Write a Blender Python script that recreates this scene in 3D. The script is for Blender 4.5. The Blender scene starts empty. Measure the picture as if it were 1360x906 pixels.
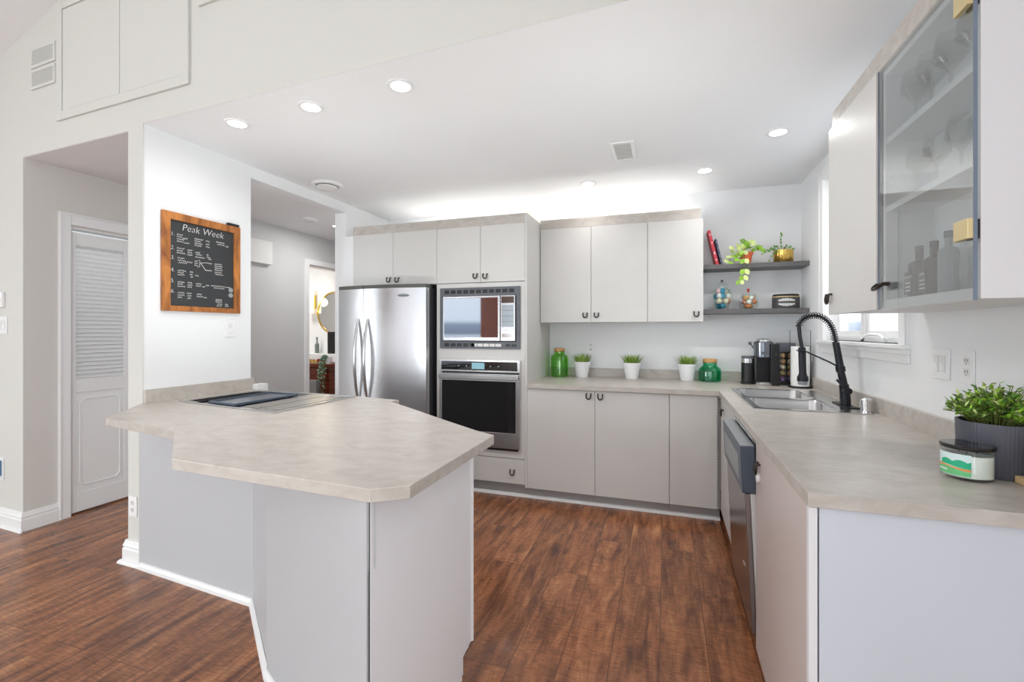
import bpy, bmesh, math, random
from mathutils import Vector, Matrix
from mathutils.geometry import tessellate_polygon
random.seed(7)
S = bpy.context.scene
COL = S.collection
PI = math.pi

# ------------------------------------------------------------ materials
def lin(c):
    return tuple(((v/255)/12.92 if v/255 <= .04045 else ((v/255+.055)/1.055)**2.4) for v in c)
def mat(name, rgb, rough=.5, metal=0., spec=.5, **k):
    m = bpy.data.materials.new(name); m.use_nodes = True
    nt = m.node_tree; b = nt.nodes['Principled BSDF']
    c = lin(rgb) if max(rgb) > 1.001 else rgb
    b.inputs['Base Color'].default_value = (*c, 1)
    b.inputs['Roughness'].default_value = rough
    b.inputs['Metallic'].default_value = metal
    b.inputs['Specular IOR Level'].default_value = spec
    if 'coat' in k: b.inputs['Coat Weight'].default_value = k['coat']; b.inputs['Coat Roughness'].default_value = .05
    if 'emit' in k:
        b.inputs['Emission Color'].default_value = (*k['emit'][0], 1); b.inputs['Emission Strength'].default_value = k['emit'][1]
    # a little procedural variation so that no surface is perfectly flat in tone
    if k.get('vary', 0) > 0:
        tc = nt.nodes.new('ShaderNodeTexCoord'); n = nt.nodes.new('ShaderNodeTexNoise')
        mp = nt.nodes.new('ShaderNodeMapping'); mp.inputs['Scale'].default_value = k.get('stretch', (1, 1, 1))
        n.inputs['Scale'].default_value = k.get('scale', 6); n.inputs['Detail'].default_value = 6
        r = nt.nodes.new('ShaderNodeValToRGB'); v = k['vary']
        r.color_ramp.elements[0].position = .3; r.color_ramp.elements[1].position = .7
        r.color_ramp.elements[0].color = (*[x*(1-v) for x in c], 1)
        r.color_ramp.elements[1].color = (*[min(1, x*(1+v)) for x in c], 1)
        nt.links.new(tc.outputs['Object'], mp.inputs['Vector']); nt.links.new(mp.outputs[0], n.inputs['Vector'])
        nt.links.new(n.outputs['Fac'], r.inputs['Fac']); nt.links.new(r.outputs[0], b.inputs['Base Color'])
    if k.get('bump', 0) > 0:
        tc = nt.nodes.new('ShaderNodeTexCoord'); n = nt.nodes.new('ShaderNodeTexNoise')
        mp = nt.nodes.new('ShaderNodeMapping'); mp.inputs['Scale'].default_value = k.get('bstretch', (1, 1, 1))
        n.inputs['Scale'].default_value = k.get('bscale', 80)
        bp = nt.nodes.new('ShaderNodeBump'); bp.inputs['Strength'].default_value = k['bump']; bp.inputs['Distance'].default_value = .002
        nt.links.new(tc.outputs['Object'], mp.inputs['Vector']); nt.links.new(mp.outputs[0], n.inputs['Vector'])
        nt.links.new(n.outputs['Fac'], bp.inputs['Height']); nt.links.new(bp.outputs[0], b.inputs['Normal'])
    return m
def glass(name, tint, refl=.0, ior=1.45):
    m = bpy.data.materials.new(name); m.use_nodes = True; nt = m.node_tree
    for n in list(nt.nodes): nt.nodes.remove(n)
    o = nt.nodes.new('ShaderNodeOutputMaterial'); mx = nt.nodes.new('ShaderNodeMixShader')
    t = nt.nodes.new('ShaderNodeBsdfTransparent'); g = nt.nodes.new('ShaderNodeBsdfGlossy'); f = nt.nodes.new('ShaderNodeLayerWeight'); f.inputs['Blend'].default_value = .5
    pw = nt.nodes.new('ShaderNodeMath'); pw.operation = 'POWER'; pw.inputs[1].default_value = 4.5; nt.links.new(f.outputs['Facing'], pw.inputs[0])
    sc_ = nt.nodes.new('ShaderNodeMath'); sc_.operation = 'MULTIPLY_ADD'; sc_.inputs[1].default_value = .9; sc_.inputs[2].default_value = .04; nt.links.new(pw.outputs[0], sc_.inputs[0])
    g.inputs['Roughness'].default_value = .01
    t.inputs['Color'].default_value = (*tint, 1); g.inputs['Color'].default_value = (1, 1, 1, 1)
    ad = nt.nodes.new('ShaderNodeMath'); ad.operation = 'ADD'; ad.inputs[1].default_value = refl; ad.use_clamp = True
    nt.links.new(sc_.outputs[0], ad.inputs[0]); nt.links.new(ad.outputs[0], mx.inputs[0])
    nt.links.new(t.outputs[0], mx.inputs[1]); nt.links.new(g.outputs[0], mx.inputs[2]); nt.links.new(mx.outputs[0], o.inputs['Surface'])
    return m
def emis(name, rgb, s):
    m = bpy.data.materials.new(name); m.use_nodes = True; nt = m.node_tree
    for n in list(nt.nodes): nt.nodes.remove(n)
    o = nt.nodes.new('ShaderNodeOutputMaterial'); e = nt.nodes.new('ShaderNodeEmission')
    e.inputs['Color'].default_value = (*rgb, 1); e.inputs['Strength'].default_value = s
    nt.links.new(e.outputs[0], o.inputs['Surface']); return m

def counter_mat():
    m = mat('countertop laminate', (181, 172, 161), .30, spec=.5)
    nt = m.node_tree; b = nt.nodes['Principled BSDF']
    tc = nt.nodes.new('ShaderNodeTexCoord')
    mp = nt.nodes.new('ShaderNodeMapping'); mp.inputs['Scale'].default_value = (.8, 1.6, 1.6); mp.inputs['Rotation'].default_value = (0, 0, .3)
    n = nt.nodes.new('ShaderNodeTexNoise'); n.inputs['Scale'].default_value = 12; n.inputs['Detail'].default_value = 10; n.inputs['Roughness'].default_value = .62
    n.inputs['Distortion'].default_value = .8
    r = nt.nodes.new('ShaderNodeValToRGB'); e = r.color_ramp.elements
    e[0].position = .28; e[0].color = (*lin((175, 167, 158)), 1); e[1].position = .72; e[1].color = (*lin((200, 195, 187)), 1)
    e2 = e.new(.5); e2.color = (*lin((189, 182, 174)), 1)
    nt.links.new(tc.outputs['Object'], mp.inputs[0]); nt.links.new(mp.outputs[0], n.inputs['Vector']); nt.links.new(n.outputs['Fac'], r.inputs['Fac'])
    nt.links.new(r.outputs[0], b.inputs['Base Color'])
    return m
def floor_mat():
    m = mat('rustic laminate planks', (120, 78, 55), .24, spec=.5)
    nt = m.node_tree; b = nt.nodes['Principled BSDF']; L = nt.links.new; N = nt.nodes.new
    tc = N('ShaderNodeTexCoord')
    mp = N('ShaderNodeMapping'); mp.inputs['Rotation'].default_value = (0, 0, PI/2); mp.inputs['Location'].default_value = (.0, .03, 0)
    L(tc.outputs['Object'], mp.inputs[0])
    br = N('ShaderNodeTexBrick'); br.inputs['Scale'].default_value = 1; br.inputs['Brick Width'].default_value = 1.25; br.inputs['Row Height'].default_value = .19
    br.inputs['Mortar Size'].default_value = .0016; br.inputs['Mortar Smooth'].default_value = .3; br.offset = .37; br.offset_frequency = 2
    br.inputs['Color1'].default_value = (.25, .25, .25, 1); br.inputs['Color2'].default_value = (.75, .75, .75, 1); br.inputs['Mortar'].default_value = (.5, .5, .5, 1)
    L(mp.outputs[0], br.inputs['Vector'])
    # each plank shifts the grain pattern by its own tone
    sep = N('ShaderNodeSeparateColor'); L(br.outputs['Color'], sep.inputs[0])
    ml = N('ShaderNodeMath'); ml.operation = 'MULTIPLY'; ml.inputs[1].default_value = 17; L(sep.outputs[0], ml.inputs[0])
    cb = N('ShaderNodeCombineXYZ'); L(ml.outputs[0], cb.inputs[0]); L(ml.outputs[0], cb.inputs[2])
    add = N('ShaderNodeVectorMath'); add.operation = 'ADD'; L(tc.outputs['Object'], add.inputs[0]); L(cb.outputs[0], add.inputs[1])
    mg = N('ShaderNodeMapping'); mg.inputs['Scale'].default_value = (11, 1.7, 1); L(add.outputs[0], mg.inputs[0])
    n1 = N('ShaderNodeTexNoise'); n1.inputs['Scale'].default_value = 1.6; n1.inputs['Detail'].default_value = 9; n1.inputs['Roughness'].default_value = .62; n1.inputs['Distortion'].default_value = .6
    L(mg.outputs[0], n1.inputs['Vector'])
    r1 = N('ShaderNodeValToRGB'); e = r1.color_ramp.elements
    e[0].position = .30; e[0].color = (*lin((92, 55, 39)), 1); e[1].position = .74; e[1].color = (*lin((198, 140, 94)), 1)
    q = e.new(.44); q.color = (*lin((134, 84, 56)), 1); q = e.new(.58); q.color = (*lin((166, 108, 72)), 1)
    L(n1.outputs['Fac'], r1.inputs['Fac'])
    # dark knots and stains
    mk = N('ShaderNodeMapping'); mk.inputs['Scale'].default_value = (10, 3.0, 1); L(add.outputs[0], mk.inputs[0])
    n2 = N('ShaderNodeTexNoise'); n2.inputs['Scale'].default_value = 1.3; n2.inputs['Detail'].default_value = 4; L(mk.outputs[0], n2.inputs['Vector'])
    r2 = N('ShaderNodeValToRGB'); e = r2.color_ramp.elements; e[0].position = .57; e[0].color = (0, 0, 0, 1); e[1].position = .78; e[1].color = (1, 1, 1, 1)
    L(n2.outputs['Fac'], r2.inputs['Fac'])
    x1 = N('ShaderNodeMix'); x1.data_type = 'RGBA'; L(r2.outputs[0], x1.inputs[0]); L(r1.outputs[0], x1.inputs[6]); x1.inputs[7].default_value = (*lin((84, 54, 42)), 1)
    # fine saw marks across the plank
    ms = N('ShaderNodeMapping'); ms.inputs['Scale'].default_value = (12, 60, 1); L(add.outputs[0], ms.inputs[0])
    n3 = N('ShaderNodeTexNoise'); n3.inputs['Scale'].default_value = 2; n3.inputs['Detail'].default_value = 5; L(ms.outputs[0], n3.inputs['Vector'])
    r3 = N('ShaderNodeValToRGB'); e = r3.color_ramp.elements; e[0].position = .35; e[0].color = (.72, .72, .72, 1); e[1].position = .65; e[1].color = (1.12, 1.12, 1.12, 1)
    L(n3.outputs['Fac'], r3.inputs['Fac'])
    x2 = N('ShaderNodeMix'); x2.data_type = 'RGBA'; x2.blend_type = 'MULTIPLY'; x2.inputs[0].default_value = 1; L(x1.outputs[2], x2.inputs[6]); L(r3.outputs[0], x2.inputs[7])
    # plank to plank tone and dark seams
    mr = N('ShaderNodeMapRange'); mr.inputs[1].default_value = .25; mr.inputs[2].default_value = .75; mr.inputs[3].default_value = .86; mr.inputs[4].default_value = 1.1
    L(sep.outputs[0], mr.inputs[0])
    x3 = N('ShaderNodeMix'); x3.data_type = 'RGBA'; x3.blend_type = 'MULTIPLY'; x3.inputs[0].default_value = 1; L(x2.outputs[2], x3.inputs[6]); L(mr.outputs[0], x3.inputs[7])
    x4 = N('ShaderNodeMix'); x4.data_type = 'RGBA'; L(br.outputs['Fac'], x4.inputs[0]); L(x3.outputs[2], x4.inputs[6]); x4.inputs[7].default_value = (*lin((84, 52, 38)), 1)
    L(x4.outputs[2], b.inputs['Base Color'])
    bp = N('ShaderNodeBump'); bp.inputs['Strength'].default_value = .12; bp.inputs['Distance'].default_value = .002; L(n3.outputs['Fac'], bp.inputs['Height']); L(bp.outputs[0], b.inputs['Normal'])
    return m
def wood_mat(name, a, b_, scale=(3, 3, 30), rough=.5):
    m = mat(name, a, rough); nt = m.node_tree; b = nt.nodes['Principled BSDF']
    tc = nt.nodes.new('ShaderNodeTexCoord'); mp = nt.nodes.new('ShaderNodeMapping'); mp.inputs['Scale'].default_value = scale
    n = nt.nodes.new('ShaderNodeTexNoise'); n.inputs['Scale'].default_value = 2; n.inputs['Detail'].default_value = 6; n.inputs['Distortion'].default_value = 1
    r = nt.nodes.new('ShaderNodeValToRGB'); r.color_ramp.elements[0].position = .35; r.color_ramp.elements[1].position = .65
    r.color_ramp.elements[0].color = (*lin(a), 1); r.color_ramp.elements[1].color = (*lin(b_), 1)
    nt.links.new(tc.outputs['Object'], mp.inputs[0]); nt.links.new(mp.outputs[0], n.inputs['Vector']); nt.links.new(n.outputs['Fac'], r.inputs['Fac'])
    nt.links.new(r.outputs[0], b.inputs['Base Color']); return m

M = {}
M['wall'] = mat('white wall paint', (238, 239, 240), .7, vary=.012, scale=2, bump=.05, bscale=220)
M['gable'] = mat('warm white wall paint', (213, 213, 207), .7, vary=.012, scale=2)
M['greige'] = mat('greige wall paint', (216, 212, 207), .7, vary=.015, scale=2)
M['greywall'] = mat('grey wall paint', (210, 210, 210), .7, vary=.015, scale=2)
M['ceil'] = mat('ceiling paint', (243, 244, 246), .8, vary=.01, scale=2)
M['trim'] = mat('white gloss trim', (240, 240, 240), .35)
M['cab'] = mat('greige cabinet laminate', (209, 207, 204), .38, vary=.02, scale=3)
M['panel'] = mat('pale grey island laminate', (191, 193, 196), .42, vary=.012, scale=3)
M['panel_lit'] = mat('island laminate lightened as if lit', (236, 236, 240), .42)  # lighter copy of the island laminate, side light painted into its colour
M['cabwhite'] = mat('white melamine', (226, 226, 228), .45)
M['edge'] = mat('raw edge banding', (205, 178, 146), .5)
M['dark'] = mat('dark gap', (40, 38, 36), .8)
M['counter'] = counter_mat()
M['floor'] = floor_mat()
M['toe'] = mat('grey toe kick laminate', (165, 163, 163), .5, vary=.06, scale=7)
M['bronze'] = mat('dark bronze metal', (66, 60, 56), .3, .85)
M['steel'] = mat('brushed stainless steel', (214, 214, 216), .26, 1., bump=.12, bscale=30, bstretch=(1, 1, 40))
M['steelh'] = mat('stainless steel plain', (205, 205, 206), .22, 1.)
M['chrome'] = mat('chrome', (225, 225, 228), .08, 1.)
M['gold'] = mat('gold metal', (226, 190, 104), .25, 1., bump=.5, bscale=55)
M['brass'] = mat('satin brass', (226, 208, 160), .35, .8)
M['black'] = mat('black plastic', (26, 26, 28), .35)
M['blackm'] = mat('matte black metal', (44, 45, 50), .32, .6)
M['blackg'] = mat('black glass', (12, 12, 14), .04, spec=.8)
M['mirrorg'] = mat('reflective dark glass', (146, 150, 156), .03, .9)
M['gryp'] = mat('grey plastic', (92, 96, 102), .4)
M['grypl'] = mat('light grey plastic', (150, 155, 158), .4)
M['slate'] = mat('slate blue plastic', (74, 86, 100), .35)
M['white'] = mat('white plastic', (240, 240, 240), .35)
M['offw'] = mat('soft white plastic', (228, 228, 226), .4)
M['ceramic'] = mat('white ceramic', (242, 243, 244), .25)
M['glass'] = glass('clear glass', (.96, .98, .97))
M['wglass'] = glass('window glass', (.97, .98, .98))
M['smoke'] = glass('smoked cabinet glass', (.84, .86, .86), .05)
M['gedge'] = mat('blue grey glass edge', (120, 132, 148), .15, .2)
M['ggreen'] = glass('bright green glass', (.68, .93, .46), .02)
M['gteal'] = glass('teal green glass', (.30, .86, .68), .02)
M['cork'] = mat('cork', (205, 160, 105), .8, vary=.12, scale=60)
M['leaf'] = mat('green leaf', (150, 196, 62), .45, vary=.25, scale=18)
M['leafd'] = mat('dark green leaf', (92, 146, 60), .45, vary=.25, scale=18)
M['leafl'] = mat('pale green leaf', (214, 230, 150), .45, vary=.2, scale=25)
M['leafb'] = mat('blue green leaf', (130, 165, 145), .5, vary=.2, scale=25)
M['grass'] = mat('grass blade', (134, 168, 66), .5, vary=.3, scale=30)
M['stem'] = mat('plant stem', (110, 120, 60), .6)
M['soil'] = mat('potting soil', (60, 46, 36), .9, vary=.3, scale=60)
M['terra'] = mat('terracotta', (226, 110, 66), .6, vary=.12, scale=40)
M['shelf'] = mat('charcoal shelf laminate', (98, 96, 96), .5, vary=.1, scale=12, stretch=(1, 6, 6))
M['frame'] = wood_mat('rustic stained wood', (128, 74, 34), (196, 126, 62), (8, 8, 2.5), .5)
M['chalk'] = mat('chalkboard slate', (52, 54, 56), .6, vary=.08, scale=5)
M['chalkw'] = mat('white chalk', (232, 232, 228), .9)
M['canister'] = mat('dark grey tin', (74, 74, 76), .45)
M['tanwood'] = mat('pale wood', (214, 182, 134), .5, vary=.1, scale=12, stretch=(1, 1, 6))
M['redwood'] = wood_mat('reddish brown wood', (70, 30, 18), (128, 56, 30), (1.5, 1.5, 14), .3)
M['ribbed'] = mat('charcoal grey ribbed ceramic', (84, 86, 96), .35)
M['wax'] = mat('white wax', (240, 240, 234), .5)
M['light'] = emis('lit lamp lens', (1, .98, .95), 9)
M['led'] = emis('lit led strip', (1, .97, .92), 24)
M['sconce'] = emis('lit sconce shade', (1, .86, .62), 1.6)
M['clock'] = emis('lit blue display', (.35, .62, .72), .8)
M['siding'] = mat('white vinyl siding', (244, 244, 244), .5)
M['curtain'] = mat('terracotta curtain cloth', (190, 120, 90), .8, vary=.05, scale=5)
M['towel'] = mat('white paper towel', (242, 242, 240), .9, bump=.2, bscale=120)
M['red'] = mat('red book cloth', (200, 48, 66), .5)
M['pink'] = mat('pale page block', (236, 220, 216), .7)
M['navy'] = mat('navy book cover', (70, 84, 108), .5)
M['rbowl'] = mat('red ceramic', (190, 36, 26), .3)

# ------------------------------------------------------------ mesh helpers
OFF = {}
def woff(o):
    return OFF.get(o.name, Vector((0, 0, 0))) if o else Vector((0, 0, 0))
class MB:
    def __init__(s): s.v = []; s.f = []; s.sm = []
    def add(s, vs, fs, smooth=False):
        n = len(s.v); s.v += [Vector(v) for v in vs]
        for f in fs: s.f.append([n+i for i in f]); s.sm.append(smooth)
        return s
    def box(s, x0, x1, y0, y1, z0, z1, R=None, c=None):
        vs = [(x, y, z) for z in (z0, z1) for y in (y0, y1) for x in (x0, x1)]
        if R is not None:
            c = Vector(c) if c is not None else Vector(((x0+x1)/2, (y0+y1)/2, (z0+z1)/2))
            vs = [R @ (Vector(v)-c) + c for v in vs]
        return s.add(vs, [(0, 2, 3, 1), (4, 5, 7, 6), (0, 1, 5, 4), (2, 6, 7, 3), (0, 4, 6, 2), (1, 3, 7, 5)])
    def frame(s, o, ux, uy, uz, a0, a1, b0, b1, c0, c1):
        "a box in a local frame: origin o and three axes"
        o, ux, uy, uz = map(Vector, (o, ux, uy, uz))
        vs = [o+ux*a+uy*b+uz*c for c in (c0, c1) for b in (b0, b1) for a in (a0, a1)]
        fs = [(0, 2, 3, 1), (4, 5, 7, 6), (0, 1, 5, 4), (2, 6, 7, 3), (0, 4, 6, 2), (1, 3, 7, 5)]
        if ux.cross(uy).dot(uz) < 0: fs = [f[::-1] for f in fs]
        return s.add(vs, fs)
    def prism(s, outer, z0, z1, holes=(), fn=None):
        "polygon (counter clockwise) with holes, extruded; fn maps (a,b,c)->xyz"
        fn = fn or (lambda a, b, c: (a, b, c))
        loops = [list(outer)]+[list(h) for h in holes]
        area = sum(a[0]*b[1]-b[0]*a[1] for a, b in zip(outer, outer[1:]+outer[:1]))
        if area < 0: loops[0].reverse()
        for i in range(1, len(loops)):
            h = loops[i]; ar = sum(a[0]*b[1]-b[0]*a[1] for a, b in zip(h, h[1:]+h[:1]))
            if ar > 0: loops[i] = h[::-1]
        flat = [p for l in loops for p in l]; n = len(flat)
        tris = tessellate_polygon([[Vector((p[0], p[1], 0)) for p in l] for l in loops])
        vs = [fn(p[0], p[1], z0) for p in flat]+[fn(p[0], p[1], z1) for p in flat]; fs = []
        for t in tris:
            a, b, c = [Vector((flat[i][0], flat[i][1])) for i in t]
            if (b-a).cross(c-a) < 0: t = (t[0], t[2], t[1])
            fs.append((t[2], t[1], t[0])); fs.append((t[0]+n, t[1]+n, t[2]+n))
        k = 0
        for l in loops:
            m = len(l)
            for i in range(m):
                j = (i+1) % m; fs.append((k+i, k+j, n+k+j, n+k+i))
            k += m
        return s.add(vs, fs)
    def lathe(s, prof, c=(0, 0), seg=28, smooth=True, sx=1, sy=1, fx=None):
        "profile [(r,z)] about a vertical axis at c"
        rings = []; vs = []; fs = []
        for r, z in prof:
            if r < 1e-6: rings.append([len(vs)]); vs.append((c[0], c[1], z))
            else:
                rings.append(list(range(len(vs), len(vs)+seg)))
                for i in range(seg):
                    a = 2*PI*i/seg; rr = r*(fx(a) if fx else 1)
                    vs.append((c[0]+rr*math.cos(a)*sx, c[1]+rr*math.sin(a)*sy, z))
        for A, B in zip(rings, rings[1:]):
            if len(A) == 1 and len(B) == 1: continue
            for i in range(seg):
                j = (i+1) % seg
                if len(A) == 1: fs.append((A[0], B[j], B[i]))
                elif len(B) == 1: fs.append((A[i], A[j], B[0]))
                else: fs.append((A[i], A[j], B[j], B[i]))
        return s.add(vs, fs, smooth)
    def lathe_dir(s, prof, o, d, seg=24):
        "lathe about axis d from point o; profile (r, t)"
        d = Vector(d).normalized(); q = Vector((0, 0, 1)).rotation_difference(d); o = Vector(o)
        t = MB().lathe(prof, seg=seg); vs = [q @ v + o for v in t.v]
        n = len(s.v); s.v += vs
        for f in t.f: s.f.append([n+i for i in f]); s.sm.append(True)
        return s
    def tube(s, pts, r, seg=10, cap=True):
        pts = [Vector(p) for p in pts]; rs = r if isinstance(r, (list, tuple)) else [r]*len(pts)
        vs = []; fs = []; up = None
        for i, p in enumerate(pts):
            d = (pts[min(i+1, len(pts)-1)]-pts[max(i-1, 0)])
            d = d.normalized() if d.length > 1e-9 else Vector((0, 0, 1))
            if up is None:
                up = Vector((0, 0, 1)) if abs(d.z) < .9 else Vector((1, 0, 0))
            a = (up-d*up.dot(d))
            a = a.normalized() if a.length > 1e-6 else d.orthogonal().normalized()
            up = a; b = d.cross(a)
            for k in range(seg):
                t = 2*PI*k/seg; vs.append(p+(a*math.cos(t)+b*math.sin(t))*rs[i])
        for i in range(len(pts)-1):
            for k in range(seg):
                j = (k+1) % seg; fs.append((i*seg+k, i*seg+j, (i+1)*seg+j, (i+1)*seg+k))
        if cap:
            fs.append(tuple(range(seg))[::-1]); fs.append(tuple(range((len(pts)-1)*seg, len(pts)*seg)))
        return s.add(vs, fs, True)
    def ball(s, c, r, seg=14, rings=9, sc=(1, 1, 1)):
        pr = [(r*math.sin(PI*i/rings), -r*math.cos(PI*i/rings)) for i in range(rings+1)]
        pr[0] = (0, -r); pr[-1] = (0, r)
        t = MB().lathe(pr, seg=seg); n = len(s.v)
        s.v += [Vector((v.x*sc[0], v.y*sc[1], v.z*sc[2]))+Vector(c) for v in t.v]
        for f in t.f: s.f.append([n+i for i in f]); s.sm.append(True)
        return s
    def leaf(s, p, d, up, L, W, fold=.12, curl=.12):
        p, d, up = Vector(p), Vector(d).normalized(), Vector(up)
        side = d.cross(up)
        side = side.normalized() if side.length > 1e-5 else d.orthogonal().normalized()
        nrm = side.cross(d).normalized(); ts = (0, .25, .55, .8, 1); ws = (.05, .8, 1, .62, .02); vs = []; fs = []
        for t, w in zip(ts, ws):
            c = p+d*L*t-nrm*L*curl*t*t
            vs += [c-side*W*.5*w+nrm*W*fold*.5*w, c, c+side*W*.5*w+nrm*W*fold*.5*w]
        for i in range(4):
            a = i*3; fs += [(a, a+1, a+4, a+3), (a+1, a+2, a+5, a+4)]
        return s.add(vs, fs, True)
    def blade(s, p, d, L, W, bend=.3):
        p, d = Vector(p), Vector(d).normalized(); side = d.cross(Vector((0, 0, 1)))
        side = side.normalized() if side.length > 1e-3 else Vector((1, 0, 0))
        out = Vector((d.x, d.y, 0)); vs = []; fs = []
        for t, w in ((0, 1), (.5, .8), (1, .05)):
            c = p+d*L*t+out*L*bend*t*t
            vs += [c-side*W*.5*w, c+side*W*.5*w]
        for i in range(2): fs.append((2*i, 2*i+1, 2*i+3, 2*i+2))
        return s.add(vs, fs, True)
    def build(s, name, m, parent=None, loc=(0, 0, 0), bev=0, sharp=35):
        me = bpy.data.meshes.new(name)
        off = woff(parent) if parent else Vector(loc)
        me.from_pydata([v-off for v in s.v], [], s.f)
        me.polygons.foreach_set('use_smooth', s.sm)
        mm = m if not isinstance(m, str) else M[m]
        me.materials.append(mm); me.validate(); me.update()
        if any(s.sm): me.set_sharp_from_angle(angle=math.radians(sharp))
        o = bpy.data.objects.new(name, me); COL.objects.link(o)
        if parent: o.parent = parent; OFF[o.name] = off
        else: o.location = loc; OFF[o.name] = off
        if bev:
            b = o.modifiers.new('soft edges', 'BEVEL'); b.width = bev; b.segments = 2; b.limit_method = 'ANGLE'; b.angle_limit = math.radians(50)
        return o
def tag(o, label, cat, group=None):
    o['label'] = label; o['category'] = cat
    if group: o['group'] = group
    return o
def thing(name, loc, label, cat, group=None):
    o = bpy.data.objects.new(name, None); COL.objects.link(o); o.location = loc; OFF[o.name] = Vector(loc)
    o.empty_display_size = .1
    return tag(o, label, cat, group)
def struct(o): o['kind'] = 'structure'; return o
def copy_tree(o, parent=None):
    c = o.copy(); COL.objects.link(c); c.parent = parent
    for ch in list(o.children): copy_tree(ch, c)
    return c
def B(x0, x1, y0, y1, z0, z1): return MB().box(x0, x1, y0, y1, z0, z1)
def text_mesh(name, body, size, o, ux, uy, m, parent, ext=.0004, align='LEFT', shear=0, spacing=1, off_=0):
    cu = bpy.data.curves.new(name, 'FONT'); cu.body = body; cu.size = size; cu.extrude = ext; cu.align_x = align; cu.shear = shear; cu.space_character = spacing; cu.offset = off_
    cu.resolution_u = 3
    t = bpy.data.objects.new('tmp', cu); COL.objects.link(t); bpy.context.view_layer.update()
    me = bpy.data.meshes.new_from_object(t); bpy.data.objects.remove(t)
    ux, uy = Vector(ux).normalized(), Vector(uy).normalized(); uz = ux.cross(uy); off = woff(parent); o = Vector(o)
    for v in me.vertices: v.co = o+ux*v.co.x+uy*v.co.y+uz*v.co.z-off
    me.materials.clear(); me.materials.append(M[m] if isinstance(m, str) else m); me.name = name
    ob = bpy.data.objects.new(name, me); COL.objects.link(ob); ob.parent = parent; OFF[ob.name] = off
    return ob
def pull(parent, p, n):
    "horseshoe pull, open end up; n = outward normal of the door"
    n = Vector(n); s = n.cross(Vector((0, 0, 1))); p = Vector(p); w, h, d = .017, .02, .016; pts = []
    pts.append(p-s*w+Vector((0, 0, h)))
    pts.append(p-s*w+Vector((0, 0, h))+n*d*.8)
    for i in range(9):
        a = PI+PI*i/8
        pts.append(p+n*d+s*(w*math.cos(a))+Vector((0, 0, w*math.sin(a)*1.1)))
    pts.append(p+s*w+Vector((0, 0, h))+n*d*.8); pts.append(p+s*w+Vector((0, 0, h)))
    return MB().tube(pts, [.0055, .0055]+[.0052]*9+[.0055, .0055], 8).build('handle', 'bronze', parent)

# ------------------------------------------------------------ the setting
CZ, BY, RX, LX = 2.52, 4.22, 1.02, -2.83     # ceiling height, back wall, right wall, left wall
HX = -4.075                                   # hall wall with the closet and bathroom doors
gy = lambda x: 1.68-.045*x                    # front face of the gable wall
FLOOR = struct(MB().box(-7.2, 1.3, -4.6, 8, -.1, 0).build('floor', 'floor'))
struct(MB().box(LX-.12, RX+.1, BY, BY+.12, 0, 2.75).build('wall_back', 'wall'))
# right wall with the window opening
WY0, WY1, WZ0, WZ1 = 2.55, 3.62, 1.275, 2.36
def yz(a, b, c): return (c, a, b)
struct(MB().prism([(-.6, 0), (BY+.12, 0), (BY+.12, 2.75), (-.6, 2.75)], RX, RX+.13,
        [[(WY0, WZ0), (WY1, WZ0), (WY1, WZ1), (WY0, WZ1)]], yz).build('wall_right', 'wall'))
struct(MB().prism([(-4.4, 0), (-.6, 0), (-.6, 2.75), (-4.4, 2.75)], RX, RX+.13,
        [[(-3.6, .5), (-1.1, .5), (-1.1, 2.3), (-3.6, 2.3)]], yz).build('wall_right', 'wall'))
# left wall (chalkboard wall) with the opening to the hall
struct(MB().prism([(gy(-2.965)+.001, 0), (2.52, 0), (2.52, 2.435), (3.55, 2.435), (3.55, 0), (BY, 0), (BY, CZ), (gy(-2.965)+.001, CZ)],
        LX-.125, LX, (), yz).build('wall_left', 'wall'))
# gable wall
def gfn(a, b, c): return (a, gy(a)+c, b)
vz = lambda x: 3.227+.289*(x+4.366)
rdg = -2.64
struct(MB().prism([(-6.3, 0), (HX-.002, 0), (HX-.002, 2.497), (-2.965, 2.497), (-2.965, 0), (LX-.003, 0), (LX-.003, CZ), (RX, CZ), (RX, vz(-6.3)), (rdg, vz(rdg)), (-6.3, vz(-6.3))],
        0, .13, (), gfn).build('wall_gable', 'gable'))
# kitchen ceiling
struct(MB().prism([(LX-.12, gy(LX)+.13), (RX, gy(RX)+.13), (RX, BY), (LX-.12, BY)], CZ, CZ+.1).build('ceiling', 'ceil'))
struct(MB().prism([(LX, gy(LX)+.002), (RX, gy(RX)+.002), (RX, gy(RX)+.13), (LX, gy(LX)+.13)], CZ-.0003, CZ).build('ceiling', 'ceil'))
# vaulted ceiling of the great room
for x0, x1 in ((-6.3, rdg), (rdg, RX)):
    z0, z1 = (vz(-6.3), vz(rdg)) if x0 < -3 else (vz(rdg), vz(-6.3))
    struct(MB().add([(x0, -4.4, z0), (x1, -4.4, z1), (x1, 1.98, z1), (x0, 1.98, z0), (x0, -4.4, z0+.1), (x1, -4.4, z1+.1), (x1, 1.98, z1+.1), (x0, 1.98, z0+.1)],
        [(0, 3, 2, 1), (4, 5, 6, 7), (0, 1, 5, 4), (2, 3, 7, 6), (1, 2, 6, 5), (3, 0, 4, 7)]).build('ceiling', 'ceil'))
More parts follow.
